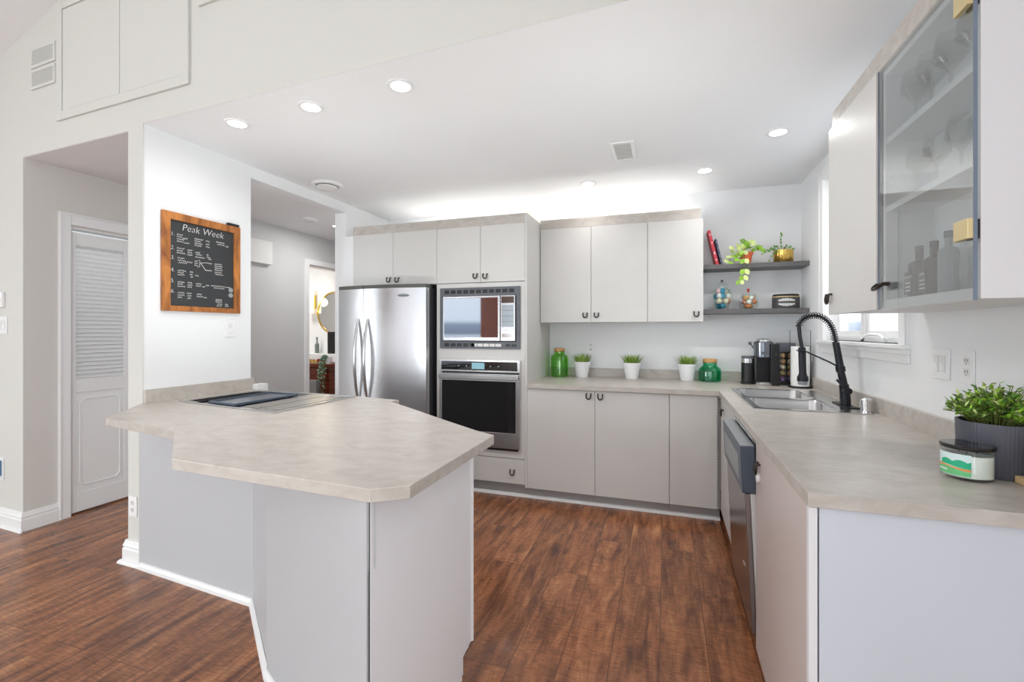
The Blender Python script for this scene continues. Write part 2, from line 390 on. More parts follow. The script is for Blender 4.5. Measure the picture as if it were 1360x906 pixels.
# great room outer walls with big openings (behind the camera)
def xz(a, b, c): return (a, c, b)
struct(MB().prism([(-6.4, 0), (1.15, 0), (1.15, 2.9), (-6.4, 2.9)], -4.5, -4.4,
        [[(-5.95, .05), (-4.62, .05), (-4.62, 2.35), (-5.95, 2.35)], [(-3.7, .05), (-1.5, .05), (-1.5, 2.45), (-3.7, 2.45)], [(-1.1, .4), (.75, .4), (.75, 2.45), (-1.1, 2.45)]], xz).build('wall_rear', 'wall'))
struct(MB().add([(-6.4, -4.5, 2.668), (1.15, -4.5, 2.668), (rdg, -4.5, 3.75), (-6.4, -4.4, 2.668), (1.15, -4.4, 2.668), (rdg, -4.4, 3.75)],
        [(0, 1, 2), (5, 4, 3), (0, 2, 5, 3), (1, 4, 5, 2), (0, 3, 4, 1)]).build('wall_rear', 'wall'))
struct(MB().prism([(-4.4, 0), (2.2, 0), (2.2, 2.75), (-4.4, 2.75)], -6.4, -6.3,
        [[(-3.6, .3), (-.9, .3), (-.9, 2.4), (-3.6, 2.4)]], yz).build('wall_left', 'wall'))
# hall behind the left wall: outer wall with closet door and bathroom door openings
struct(MB().prism([(gy(HX)+.010, 0), (2.115, 0), (2.115, 2.09), (2.90, 2.09), (2.90, 0), (3.2, 0), (3.2, 2.52), (gy(HX)+.010, 2.52)],
        HX-.11, HX, (), yz).build('wall_hall', 'greige'))
struct(MB().prism([(3.2, 0), (4.43, 0), (4.43, 2.13), (5.25, 2.13), (5.25, 0), (7.6, 0), (7.6, 2.52), (3.2, 2.52)],
        HX-.11, HX, (), yz).build('wall_hall', 'greywall'))
struct(MB().prism([(HX-.1, gy(HX-.1)+.004), (-2.955, gy(-2.955)+.004), (-2.955, 7.6), (HX-.1, 7.6)], 2.495, 2.6).build('ceiling', 'ceil'))
struct(B(HX-.1, -2.83, 7.6, 7.7, 0, 2.6).build('wall_hall', 'greywall'))
struct(B(LX-.12, LX, BY+.12, 7.6, 0, 2.6).build('wall_hall', 'greywall'))
# bathroom beyond
struct(B(-6.6, HX-.11, 5.45, 5.55, 0, 2.5).build('wall_bathroom', 'wall'))
struct(B(-6.7, -6.6, 3.6, 5.55, 0, 2.5).build('wall_bathroom', 'wall'))
struct(B(-6.6, HX-.11, 3.5, 3.6, 0, 2.5).build('wall_bathroom', 'wall'))
struct(B(-6.7, HX-.11, 3.5, 5.55, 2.5, 2.6).build('ceiling', 'ceil'))
# closet behind the bifold door
struct(B(-4.9, HX-.11, 3.0, 3.1, 0, 2.5).build('wall_closet', 'wall'))
struct(B(-5.0, -4.9, 2.0, 3.1, 0, 2.5).build('wall_closet', 'wall'))

# baseboards: profile extruded along a path, offset to the room side
def baseboard(name, pts, h=.125, t=.018, m='trim', prof=None):
    prof = prof or [(0, 0), (t, 0), (t, h*.62), (t*.75, h*.68), (t*.95, h*.76), (t*.7, h*.86), (t*.45, h), (0, h)]
    mb = MB()
    pts = [Vector((p[0], p[1])) for p in pts]; n = len(pts); ring = []
    for i, p in enumerate(pts):
        dirs = []
        if i > 0: dirs.append((p-pts[i-1]).normalized())
        if i < n-1: dirs.append((pts[i+1]-p).normalized())
        nr = [Vector((d.y, -d.x)) for d in dirs]
        if len(nr) == 2:
            b = (nr[0]+nr[1]).normalized(); b = b/max(.3, b.dot(nr[0]))
        else: b = nr[0]
        ring.append([(p.x+b.x*a, p.y+b.y*a, z) for a, z in prof])
    vs = [v for r in ring for v in r]; k = len(prof); fs = []
    for i in range(n-1):
        for j in range(k):
            q = (j+1) % k; fs.append((i*k+j, i*k+q, (i+1)*k+q, (i+1)*k+j))
    fs.append(tuple(range(k))[::-1]); fs.append(tuple(range((n-1)*k, n*k)))
    mb.add(vs, fs)
    o = struct(mb.build(name, m)); return o
baseboard('baseboard_left', [(-6.3, gy(-6.3)), (HX, gy(HX)), (HX, 2.047)])
baseboard('baseboard_post', [(-2.965, gy(-2.965)+.13), (-2.965, gy(-2.965)), (LX, gy(LX)), (LX, gy(LX)+.02)], h=.13, t=.02)
baseboard('baseboard_post_shoe', [(-2.965-.02, gy(-2.965)+.1), (-2.965-.02, gy(-2.965)-.02), (LX+.02, gy(LX)-.02), (LX+.02, gy(LX)+.0)],
          prof=[(0, 0), (.018, 0), (.017, .008), (.010, .018), (0, .022)])
baseboard('baseboard_hall_far', [(HX, 2.97), (HX, 4.36)])
baseboard('baseboard_left_shoe', [(-6.3, gy(-6.3)-.018), (-4.04, gy(-4.04)-.018)], prof=[(0, 0), (.012, 0), (.008, .012), (0, .015)])

# ------------------------------------------------------------ closet bifold door (door_1)
d1 = thing('door_1', (HX, 2.5, 0), 'white louvred bifold closet door', 'door'); struct(d1); del d1['label'], d1['category']
c = MB()
c.box(HX-.005, HX+.018, 2.047, 2.115, 0, 2.183).box(HX-.005, HX+.018, 2.90, 2.97, 0, 2.183).box(HX-.005, HX+.018, 2.115, 2.90, 2.10, 2.183)
c.box(HX+.018, HX+.024, 2.047, 2.060, 0, 2.183).box(HX+.018, HX+.024, 2.06, 2.957, 2.17, 2.183)
c.build('casing', 'trim', d1, bev=.003)
c = MB(); c.box(HX-.10, HX-.005, 2.115, 2.127, 0, 2.10).box(HX-.10, HX-.005, 2.888, 2.90, 0, 2.10).box(HX-.10, HX-.005, 2.127, 2.888, 2.078, 2.10)
c.build('jamb', 'trim', d1)
for (y0, y1) in ((2.13, 2.505), (2.512, 2.887)):
    x0, x1 = HX-.045, HX-.015; sw = .03
    lf = MB(); lf.box(x0, x1, y0, y0+sw, .012, 2.055).box(x0, x1, y1-sw, y1, .012, 2.055)
    lf.box(x0, x1, y0+sw, y1-sw, 1.965, 2.055).box(x0, x1, y0+sw, y1-sw, .885, .985).box(x0, x1, y0+sw, y1-sw, .012, .15)
    lf.box(x0+.006, x1-.007, y0+sw, y1-sw, .15, .885)
    leafo = lf.build('door_leaf', 'trim', d1, bev=.002)
    lv = MB(); n = 32
    for i in range(n):
        z = .985+(i+.5)*(.98/n)
        lv.frame((x0+.015, 0, z), (0, 1, 0), Vector((1, 0, -.9)).normalized(), Vector((.9, 0, 1)).normalized(), y0+sw, y1-sw, -.017, .017, -.003, .003)
    lv.build('louvre_slats', 'trim', leafo)
    # routed outline of the lower panel, with clipped corners
    def rp(pts, w=.006): return MB().tube([(x1-.006, a, b) for a, b in pts+[pts[0]]], w, 6, False)
    a0, a1, b0, b1, k = y0+sw+.028, y1-sw-.028, .20, .835, .03
    rp([(a0+k, b0), (a1-k, b0), (a1, b0+k), (a1, b1-k), (a1-k, b1), (a0+k, b1), (a0, b1-k), (a0, b0+k)]).build('panel_moulding', 'trim', leafo)

# bathroom door opening trim (door_2)
d2 = thing('door_2', (HX, 4.84, 0), '', ''); struct(d2); del d2['label'], d2['category']
c = MB(); c.box(HX-.005, HX+.018, 4.365, 4.43, 0, 2.20).box(HX-.005, HX+.018, 5.25, 5.315, 0, 2.20).box(HX-.005, HX+.018, 4.43, 5.25, 2.135, 2.20)
c.box(HX-.11, HX-.005, 4.425, 4.437, 0, 2.14).box(HX-.11, HX-.005, 5.243, 5.255, 0, 2.14).box(HX-.11, HX-.005, 4.437, 5.243, 2.122, 2.14)
c.build('casing', 'trim', d2, bev=.003)

# attic access doors high on the gable wall (door_3, door_4)
def gbox(mb, x0, x1, z0, z1, out, back=0):
    vs = [(x, gy(x)-o, z) for z in (z0, z1) for o in (-back, out) for x in (x0, x1)]
    return mb.add(vs, [(0, 1, 3, 2), (4, 6, 7, 5), (0, 4, 5, 1), (2, 3, 7, 6), (0, 2, 6, 4), (1, 5, 7, 3)])
def attic(name, x0, xm, x1, z0, z1, t=.06):
    d = thing(name, ((x0+x1)/2, gy((x0+x1)/2), z0), '', ''); struct(d); del d['label'], d['category']
    f = MB(); gbox(f, x0, x0+t, z0, z1, .014); gbox(f, x1-t, x1, z0, z1, .014); gbox(f, x0+t, x1-t, z0, z0+t*.9, .014); gbox(f, x0+t, x1-t, z1-t, z1, .014)
    f.build('frame', 'gable', d, bev=.002)
    for a, b in ((x0+t+.004, xm-.003), (xm+.003, x1-t-.004)):
        gbox(MB(), a, b, z0+t*.9+.004, z1-t-.004, .009).build('door_leaf', 'gable', d, bev=.001)
    gbox(MB(), x0+t, x1-t, z0+t*.9, z1-t, .002).build('gap', 'dark', d)
attic('door_3', -3.665, -3.03, -2.435, 2.665, 3.42)
attic('door_4', -2.36, -1.75, -1.2, 3.06, 3.28, .05)

# window on the right wall (window_1)
w = thing('window_1', (RX, 3.08, WZ0), '', ''); struct(w); del w['label'], w['category']
c = MB(); X1 = RX-.018
c.box(X1, RX+.005, WY0-.075, WY0, WZ0-.0, WZ1+.08).box(X1, RX+.005, WY1, WY1+.075, WZ0, WZ1+.08).box(X1, RX+.005, WY0, WY1, WZ1, WZ1+.08)
c.box(X1-.006, X1, WY0-.075, WY0-.06, WZ0, WZ1+.08).box(X1-.006, X1, WY1+.06, WY1+.075, WZ0, WZ1+.08)
c.build('casing', 'trim', w, bev=.003)
c = MB(); c.box(X1-.022, RX+.06, WY0-.085, WY1+.085, WZ0-.02, WZ0)
c.box(X1-.004, RX, WY0-.075, WY1+.075, WZ0-.045, WZ0-.02).box(X1+.006, RX, WY0-.075, WY1+.075, WZ0-.085, WZ0-.045)
c.build('window_sill', 'trim', w, bev=.003)
c = MB(); xa, xb = RX+.05, RX+.11
ym = 3.15
c.box(xa, xb, WY0, WY0+.03, WZ0, WZ1).box(xa, xb, WY1-.03, WY1, WZ0, WZ1).box(xa, xb, WY0, WY1, WZ0, WZ0+.03).box(xa, xb, WY0, WY1, WZ1-.03, WZ1).box(xa, xb, ym-.025, ym+.025, WZ0, WZ1)
c.build('window_frame', 'white', w, bev=.003)
for y0, y1 in ((WY0+.03, ym-.025), (ym+.025, WY1-.03)):
    s_ = MB(); q = .032; xa, xb = RX+.062, RX+.098
    s_.box(xa, xb, y0, y0+q, WZ0+.03, WZ1-.03).box(xa, xb, y1-q, y1, WZ0+.03, WZ1-.03).box(xa, xb, y0+q, y1-q, WZ0+.03, WZ0+.03+q).box(xa, xb, y0+q, y1-q, WZ1-.03-q, WZ1-.03)
    so = s_.build('sash', 'white', w, bev=.003)
    B(RX+.078, RX+.084, y0+q, y1-q, WZ0+.03+q, WZ1-.03-q).build('pane', 'wglass', so)
c = MB(); c.box(RX+.03, RX+.055, 2.83, 2.93, WZ0+.002, WZ0+.022).tube([(RX+.04, 2.85, WZ0+.022), (RX+.03, 2.87, WZ0+.04), (RX+.01, 2.95, WZ0+.045), (RX+.0, 3.0, WZ0+.03), (RX-.002, 3.02, WZ0+.02)], .008, 8)
c.build('crank_handle', 'white', w)
jb = MB(); jb.box(RX-.002, RX+.13, WY0-.001, WY0+.004, WZ0, WZ1).box(RX-.002, RX+.13, WY1-.004, WY1+.001, WZ0, WZ1); jb.build('jamb', 'trim', w)
# the neighbouring house seen through the panes
nb = thing('neighbouring_house', (3.2, 4, 0), 'white lap-sided neighbouring house seen through the window over the sink', 'house')
c = MB()
for i in range(30):
    z = i*.115; c.add([(3.2, -1, z), (3.2, 9, z), (3.17, 9, z), (3.17, -1, z), (3.2, -1, z+.115), (3.2, 9, z+.115), (3.19, 9, z+.115), (3.19, -1, z+.115)],
        [(0, 1, 2, 3), (4, 7, 6, 5), (3, 2, 6, 7), (0, 4, 5, 1), (0, 3, 7, 4), (1, 5, 6, 2)])
c.build('siding', 'siding', nb)

# terracotta curtain and glazed deck door behind the camera (seen in the microwave door)
cu = MB(); pts = []
n = 60
for i in range(n+1):
    x = -4.66+.55*i/n; y = -4.30+.022*math.sin(i*1.1); pts.append((x, y))
vs = [(x, y, z) for z in (.03, 2.42) for x, y in pts]+[(x, y+.004, z) for z in (.03, 2.42) for x, y in pts]; m = n+1
fs = []
for i in range(n): fs += [(i, m+i, m+i+1, i+1), (2*m+i, 2*m+i+1, 3*m+i+1, 3*m+i), (i, i+1, 2*m+i+1, 2*m+i), (m+i, 3*m+i, 3*m+i+1, m+i+1)]
tag(cu.add(vs, fs, True).build('curtain', 'curtain', loc=(-4.4, -4.3, .03)), 'terracotta curtain hanging beside the lakeside glass door behind the camera', 'curtain')
rl = thing('deck_railing', (-4, -6.3, 0), 'black picket deck railing in front of the lake, mirrored in the microwave door', 'railing')
c = MB(); c.box(-9.5, 2, -6.32, -6.28, .92, .96).box(-9.5, 2, -6.32, -6.28, .08, .11)
c.build('rail', 'blackm', rl)
c = MB()
for i in range(96): c.box(-9.4+i*.118, -9.385+i*.118, -6.308, -6.292, .11, .92)
for i in range(7): c.box(-9.5+i*1.9, -9.44+i*1.9, -6.33, -6.27, -.2, 1.0)
c.build('pickets', 'blackm', rl)
struct(B(-10, 3, -9, -4.5, -.3, -.2).build('trim_deck', mat('weathered deck boards', (190, 188, 184), .7)))

# ------------------------------------------------------------ back wall: tall cabinet, fridge bay, oven stack
FY = 3.475                     # door faces
def door(parent, x0, x1, y, z0, z1, n=(0, -1, 0), t=.018, m='cab', name='door', g=.0015):
    return B(x0+g, x1-g, y, y+t, z0+g, z1-g).build(name, m, parent, bev=.0015)
TX0, TX1, TXm = -2.694, -1.05, -1.849
fb = thing('fridge_cabinet', ((TX0+TXm)/2, 3.85, 1.73), 'greige two-door cabinet above the refrigerator with taupe cornice', 'cabinet')
c = MB(); c.box(TX0, TX0+.018, FY+.02, BY-.002, 1.735, 2.20).box(TXm-.018, TXm-.001, FY+.02, BY-.002, 1.735, 2.20).box(TX0+.018, TXm-.018, FY+.02, BY-.002, 1.735, 1.753).box(TX0+.018, TXm-.018, FY+.02, BY-.002, 2.18, 2.198)
c.build('body', 'cab', fb)
c = MB(); c.box(TX0, TXm-.001, FY+.005, FY+.023, 2.20, 2.275); c.build('cornice', 'counter', fb)
dd = door(fb, TX0, -2.276, FY, 1.735, 2.20); pull(dd, (-2.316, FY, 1.784), (0, -1, 0))
dd = door(fb, -2.276, TXm, FY, 1.735, 2.20); pull(dd, (-2.232, FY, 1.781), (0, -1, 0))
struct(B(LX+.001, TX0-.001, FY+.02, FY+.04, 0, 2.20).build('trim_4', 'wall'))

ot = thing('oven_cabinet', ((TXm+TX1)/2, 3.85, 0), 'tall greige cabinet housing the microwave above the wall oven', 'cabinet')
c = MB(); c.box(TXm, TXm+.018, FY+.02, BY-.002, .115, 2.20).box(TX1-.018, TX1, FY, BY-.002, .093, 2.27).box(TX1-.018, TX1, FY+.08, BY-.002, 0, .093)
c.box(TXm+.018, TX1-.018, FY+.02, BY-.002, 1.735, 1.753).box(TXm+.018, TX1-.018, FY+.02, BY-.002, 2.18, 2.198).box(TXm+.018, TX1-.018, FY+.07, BY-.002, .30, .318).box(TXm+.018, TX1-.018, BY-.02, BY-.002, .318, 1.735)
c.box(TXm+.018, TX1-.018, FY+.07, BY-.03, 1.14, 1.158)
c.build('body', 'cab', ot, bev=.001)
c = MB()
c.prism([(TXm+.0015, .318), (TX1-.0195, .318), (TX1-.0195, 1.731), (TXm+.0015, 1.731)], FY, FY+.018,
        [[(-1.80, .385), (-1.115, .385), (-1.115, 1.095), (-1.80, 1.095)], [(-1.79, 1.21), (-1.125, 1.21), (-1.125, 1.68), (-1.79, 1.68)]], xz)
c.build('face_frame', 'cab', ot)
B(TXm, TX1-.018, FY+.005, FY+.023, 2.20, 2.275).build('cornice', 'counter', ot)
B(TX1-.0175, TX1-.0005, FY-.0, BY-.01, 2.2701, 2.2751).build('edge_band', 'brass', ot)
dd = door(ot, TXm, -1.449, FY, 1.735, 2.20); pull(dd, (-1.492, FY, 1.786), (0, -1, 0))
dd = door(ot, -1.449, TX1-.018, FY, 1.735, 2.20); pull(dd, (-1.405, FY, 1.782), (0, -1, 0))
dr = door(ot, TXm, TX1-.018, FY, .115, .314, name='drawer'); pull(dr, (-1.172, FY, .206), (0, -1, 0))
B(TXm, TX1, FY+.06, FY+.075, 0, .113).build('toe_kick', 'toe', ot)

# microwave with trim kit
mw = thing('microwave', (-1.455, 3.45, 1.19), 'built-in microwave with grey vented trim, reflecting the lake', 'microwave')
x0, x1, z0, z1 = -1.811, -1.104, 1.192, 1.694
c = MB().prism([(x0, z0), (x1, z0), (x1, z1), (x0, z1)], FY-.016, FY-.001, [[(-1.775, 1.255), (-1.137, 1.255), (-1.137, 1.624), (-1.775, 1.624)]], xz)
trimk = c.build('trim_kit', 'gryp', mw, bev=.002)
c = MB()
for i in range(11):
    a = x0+.045+i*.057
    if i < 11: c.box(a, a+.044, FY-.0175, FY-.0155, 1.645, 1.675)
for i in range(5): a = x0+.045+i*.057; c.box(a, a+.044, FY-.0175, FY-.0155, 1.208, 1.236)
for i in range(2): a = -1.225+i*.05; c.box(a, a+.042, FY-.0175, FY-.0155, 1.212, 1.232)
c.build('vent_slots', 'black', trimk)
c = MB()
for i in range(5): a = -1.522+i*.053; c.box(a, a+.047, FY-.0175, FY-.0155, 1.210, 1.234)
c.build('lower_vents', 'offw', trimk)
B(-1.772, -1.14, FY-.01, 3.9, 1.258, 1.621).build('body', 'black', mw)
dr = MB().prism([(-1.772, 1.258), (-1.270, 1.258), (-1.270, 1.621), (-1.772, 1.621)], FY-.034, FY-.010, [[(-1.765, 1.285), (-1.285, 1.285), (-1.285, 1.606), (-1.765, 1.606)]], xz).build('door', 'steelh', mw, bev=.002)
B(-1.765, -1.285, FY-.031, FY-.012, 1.285, 1.606).build('window', 'mirrorg', dr)
cp = B(-1.262, -1.140, FY-.034, FY-.010, 1.258, 1.621).build('control_panel', 'steelh', mw, bev=.002)
B(-1.255, -1.147, FY-.036, FY-.0335, 1.56, 1.612).build('display', mat('brown display glass', (82, 66, 58), .1), cp)
B(-1.253, -1.150, FY-.036, FY-.0335, 1.37, 1.545).build('keypad', mat('pale keypad', (170, 180, 186), .15, .3), cp)
B(-1.250, -1.152, FY-.037, FY-.0335, 1.285, 1.315).build('open_button', 'chrome', cp)
c = MB()
for k in range(3): c.box(-1.253, -1.15, FY-.0365, FY-.0335, 1.41+k*.045, 1.413+k*.045)
c.build('key_lines', 'gryp', cp)

# wall oven
ov = thing('wall_oven', (-1.455, 3.45, .38), 'stainless built-in oven with black glass window below the microwave', 'oven')
B(-1.795, -1.12, FY-.004, 4.05, .39, 1.09).build('body', 'black', ov)
cp = B(-1.806, -1.102, FY-.028, FY-.004, 1.003, 1.102).build('control_panel', 'steelh', ov, bev=.002)
B(-1.790, -1.122, FY-.0295, FY-.0275, 1.017, 1.088).build('panel_glass', 'blackg', cp)
B(-1.512, -1.402, FY-.031, FY-.029, 1.027, 1.078).build('display', 'clock', cp)
for a in (-1.63, -1.56, -1.35, -1.28): MB().lathe_dir([(0, 0), (.006, 0), (.006, .002), (0, .002)], (a, FY-.029, 1.052), (0, -1, 0), 12).build('touch_key', 'grypl', cp)
dr = MB().prism([(-1.806, .398), (-1.102, .398), (-1.102, .990), (-1.806, .990)], FY-.034, FY-.006, [[(-1.782, .523), (-1.135, .523), (-1.135, .93), (-1.782, .93)]], xz).build('door', 'steelh', ov, bev=.002)
B(-1.782, -1.135, FY-.032, FY-.010, .523, .93).build('window', 'blackg', dr)
c = MB().box(-1.80, -1.108, FY-.066, FY-.052, .947, .985).box(-1.79, -1.765, FY-.052, FY-.033, .955, .977).box(-1.143, -1.118, FY-.052, FY-.033, .955, .977)
c.build('handle', 'steelh', dr, bev=.003)
B(-1.79, -1.12, FY-.024, FY-.004, .380, .395).build('bottom_vent', 'blackm', ov)

# refrigerator
fr = thing('refrigerator', (-2.305, 3.75, 0), 'stainless side-by-side refrigerator with curved doors and black side', 'refrigerator')
FX0, FXm, FX1 = -2.735, -2.447, -1.873
B(FX0+.004, FX1-.004, 3.40, 4.17, .02, 1.70).build('body', mat('dark grey cabinet steel', (62, 62, 66), .45, .3), fr, bev=.004)
def fdoor(x0, x1):
    n = 14; P = []
    for i in range(n+1):
        x = x0+(x1-x0)*i/n; u = (x-(FX0+FX1)/2)/((FX1-FX0)/2)
        P.append((x, 3.335-.045*(1-u*u)))
    out = P+[(x1, 3.392), (x0, 3.392)]
    return out
for (a, b) in ((FX0, FXm-.003), (FXm+.003, FX1)):
    o = fdoor(a, b); mb = MB().prism(o, .10, 1.695)
    mb.sm = [False]*len(mb.sm)
    do = mb.build('door', 'steel', fr)
    do.data.polygons.foreach_set('use_smooth', [True]*len(do.data.polygons)); do.data.set_sharp_from_angle(angle=math.radians(20))
    if a > FX0+.1: badge_parent = do
    xc = FXm-.055 if a < FX0+.1 else FXm+.045
    pts = []
    for i in range(15):
        t = i/14; z = .72+.72*t; bow = math.sin(PI*t)
        u = (xc-(FX0+FX1)/2)/((FX1-FX0)/2); yf = 3.335-.045*(1-u*u)
        pts.append((xc, yf-.004-.055*bow, z))
    MB().tube(pts, [.009+.006*math.sin(PI*i/14) for i in range(15)], 12).build('handle', 'steelh', do)
    c = MB().prism(o[:-2]+[(b, 3.41), (a, 3.41)], 1.698, 1.725); c.build('top_trim', mat('dark olive grey trim', (84, 84, 78), .4), do)
u0 = (-2.07-(FX0+FX1)/2)/((FX1-FX0)/2); yf = 3.335-.045*(1-u0*u0)
bd = MB().lathe([(0, 0), (.055, 0), (.055, .003), (0, .003)], sy=.25, seg=24)
bq = MB(); bq.v = [Vector((v.x-2.07, yf-.001-v.z, v.y+1.632)) for v in bd.v]; bq.f = [f[::-1] for f in bd.f]; bq.sm = [False]*len(bd.f)
bq.build('badge', 'grypl', badge_parent)
B(-2.12, -2.02, yf-.0055, yf-.004, 1.629, 1.635).build('badge_line', 'gryp', badge_parent)
B(FX0+.02, FX1-.02, 3.36, 3.40, .02, .095).build('grille', 'gryp', fr)
for xx in (FX0+.08, FX1-.08): B(xx-.05, xx+.05, 3.40, 3.5, 1.70, 1.722).build('hinge_cover', 'gryp', fr, bev=.004)
for xx in (FX0+.06, FX1-.06):
    for yy in (3.45, 4.1): MB().lathe([(0, 0), (.02, 0), (.02, .0195), (0, .0195)], (xx, yy), 12).build('foot', 'black', fr)
# wall cabinets right of the oven tower
UY = 3.86
def wallcab(x0, x1, label, doors, hs, end=False):
    t = thing('wall_cabinet', ((x0+x1)/2, 4.04, 1.41), label, 'cabinet')
    z0, z1 = 1.412, 2.216
    c = MB(); c.box(x0, x0+.018, UY+.02, BY-.002, z0, z1).box(x1-.018, x1, UY+.02, BY-.002, z0, z1).box(x0+.018, x1-.018, UY+.02, BY-.002, z0, z0+.018).box(x0+.018, x1-.018, UY+.02, BY-.002, z1-.018, z1).box(x0+.018, x1-.018, BY-.02, BY-.002, z0+.018, z1-.018)
    c.build('body', 'cabwhite' if end else 'cab', t, bev=.001)
    for (a, b), h in zip(doors, hs):
        d = door(t, a, b, UY, z0-.003, z1+.002); pull(d, (h, UY, 1.468), (0, -1, 0))
    cc = MB(); cc.box(x0, x1-(.02 if end else 0), UY+.004, UY+.022, z1+.003, 2.297)
    if end: cc.box(x1-.038, x1-.02, UY+.022, BY-.002, z1+.003, 2.297)
    cc.build('cornice', 'counter', t)
    return t
wallcab(-1.046, -.150, 'greige two-door wall cabinet between the oven tower and the single-door one', [(-1.046, -.605), (-.605, -.150)], [-.654, -.559])
wallcab(-.149, .270, 'greige single-door wall cabinet beside the floating shelves', [(-.149, .270)], [.218], True)
# LED strip lying on top of the cabinets
led = tag(B(-1.03, .20, 4.02, 4.035, 2.2165, 2.226).build('led_strip', 'led', loc=(-.4, 4.02, 2.2165)), 'lit light strip hidden on top of the wall cabinets', 'light strip')
led2 = tag(B(-2.5, -1.15, 4.02, 4.035, 2.2005, 2.21).build('led_strip', 'led', loc=(-1.8, 4.02, 2.2005)), 'lit light strip hidden on top of the tall cabinets', 'light strip')

# base cabinets along the back wall
CT, CB = .923, .887
def basecab(x0, x1, label, doors, hs, z=.887):
    t = thing('base_cabinet', ((x0+x1)/2, 3.85, 0), label, 'cabinet')
    B(x0, x1, FY+.02, BY-.002, .092, CB-.001).build('body', 'cab', t)
    for (a, b), h in zip(doors, hs):
        d = door(t, a, b, FY, .093, CB-.004)
        if h is not None: pull(d, (h, FY, .84), (0, -1, 0))
    B(x0, x1, FY+.06, FY+.08, 0, .092).build('toe_kick', 'toe', t)
    return t
basecab(-1.05, .016, 'greige two-door base cabinet under the three potted grasses', [(-1.05, -.516), (-.516, .016)], [-.563, -.475])
bc = basecab(.017, .352, 'greige single-door base cabinet filling the inner corner', [(.017, .334)], [None])
c = MB()
for i in range(40): c.lathe_dir([(0, 0), (.0035, 0), (.0035, .002), (0, .002)], (.341, FY+.008, .12+i*.019), (0, -1, 0), 8)
c.build('perforated_strip', 'gryp', bc)
baseboard('trim_1', [(-1.849, FY+.06), (.355, FY+.06)], prof=[(0, 0), (.016, 0), (.015, .01), (.01, .02), (0, .024)])

# ------------------------------------------------------------ worktop, L shaped, with a cutout for the sink
SX0, SX1, SY0, SY1 = .435, .945, 2.70, 3.62
RXF, RY0 = .341, 1.347
wt = MB().prism([(-1.049, 3.45), (RXF, 3.45), (RXF, RY0), (RX-.001, RY0), (RX-.001, BY-.001), (-1.049, BY-.001)], CB, CT,
        [[(SX0+.012, SY0+.012), (SX1-.07, SY0+.012), (SX1-.07, SY1-.012), (SX0+.012, SY1-.012)]]).build('worktop', 'counter', loc=(0, 4, CB), bev=.002)
tag(wt, 'taupe laminate L-shaped worktop running from oven tower to sink wall', 'worktop')
c = MB(); c.box(-1.049, RX-.001, BY-.021, BY-.001, CT, CT+.077).box(RX-.021, RX-.001, RY0, BY-.021, CT, CT+.077)
c.build('backsplash', 'counter', wt, bev=.001)

# right run: base cabinets
DX = .353
rc = thing('sink_cabinet', (.7, 3.1, 0), 'greige base cabinet under the sink beside the dishwasher', 'cabinet')
B(DX+.02, RX-.002, 2.76, 3.45, .092, .70).build('body', 'cab', rc)
dd = B(DX, DX+.018, 2.765, FY-.003, .095, .835).build('door', 'cab', rc, bev=.0015); pull(dd, (DX, 3.305, .795), (-1, 0, 0))
B(DX, DX+.018, 2.765, FY-.003, .838, CB-.003).build('apron', 'cab', rc, bev=.0015)
B(DX+.06, DX+.08, 2.76, 3.53, 0, .092).build('toe_kick', 'toe', rc)
dw = thing('dishwasher', (.6, 2.44, 0), 'stainless dishwasher with slate grey control panel, door slightly open', 'dishwasher')
B(.372, .98, 2.15, 2.745, .05, .855).build('tub', 'grypl', dw)
# door leans out from its bottom hinge
dir_ = Vector((-.036, 0, .78)).normalized(); nrm = Vector((-dir_.z, 0, dir_.x))
do = MB().frame((.357, 0, .068), (0, 1, 0), dir_, nrm, 2.135, 2.748, 0, .585, 0, .020).build('door', mat('door steel', (150, 146, 146), .22, 1., bump=.1, bscale=30, bstretch=(1, 1, 40)), dw, bev=.002)
MB().frame((.357, 0, .068), (0, 1, 0), dir_, nrm, 2.137, 2.746, 0, .585, -.022, -.001).build('inner_panel', 'offw', do, bev=.002)
cp = MB().frame((.357, 0, .068), (0, 1, 0), dir_, nrm, 2.13, 2.75, .589, .785, -.026, .030).build('control_panel', 'slate', do, bev=.003)
MB().frame((.357, 0, .068), (0, 1, 0), dir_, nrm, 2.20, 2.68, .625, .735, .0295, .0315).build('display_strip', 'grypl', cp)
MB().frame((.357, 0, .068), (0, 1, 0), dir_, nrm, 2.133, 2.747, .7855, .7885, -.024, .028).build('top_edge', 'grypl', cp)
MB().frame((.357, 0, .068), (0, 1, 0), dir_, nrm, 2.24, 2.29, .23, .235, .020, .0225).build('badge', 'chrome', do)
B(.40, .42, 2.15, 2.745, 0, .05).build('kick_plate', 'black', dw)
c = MB().tube([(.345, 2.16, CB-.012), (.345, 2.74, CB-.012)], .004, 6).box(.35, .372, 2.15, 2.745, CB-.022, CB-.004); c.build('mounting_rail', 'steelh', dw)
ec = thing('base_cabinet', (.68, 1.76, 0), 'wide single-door base cabinet at the near end of the sink run', 'cabinet')
B(DX+.02, RX-.002, 1.405, 2.128, .092, CB-.001).build('body', 'cab', ec)
dd = B(DX-.003, DX+.015, 1.389, 2.124, .02, CB-.012).build('door', mat('shade tinted door laminate', (208, 196, 191), .36, vary=.02, scale=3), ec, bev=.0015)  # cabinet laminate with a shade tint painted in, then lightened for facing sideways
pull(dd, (DX-.003, 2.046, .785), (-1, 0, 0))
B(DX-.0025, DX+.0145, 1.390, 2.123, CB-.0119, CB-.0095).build('edge_band', 'edge', dd)
B(DX+.07, RX-.002, 1.41, 2.128, 0, .092).build('toe_kick', 'toe', ec)
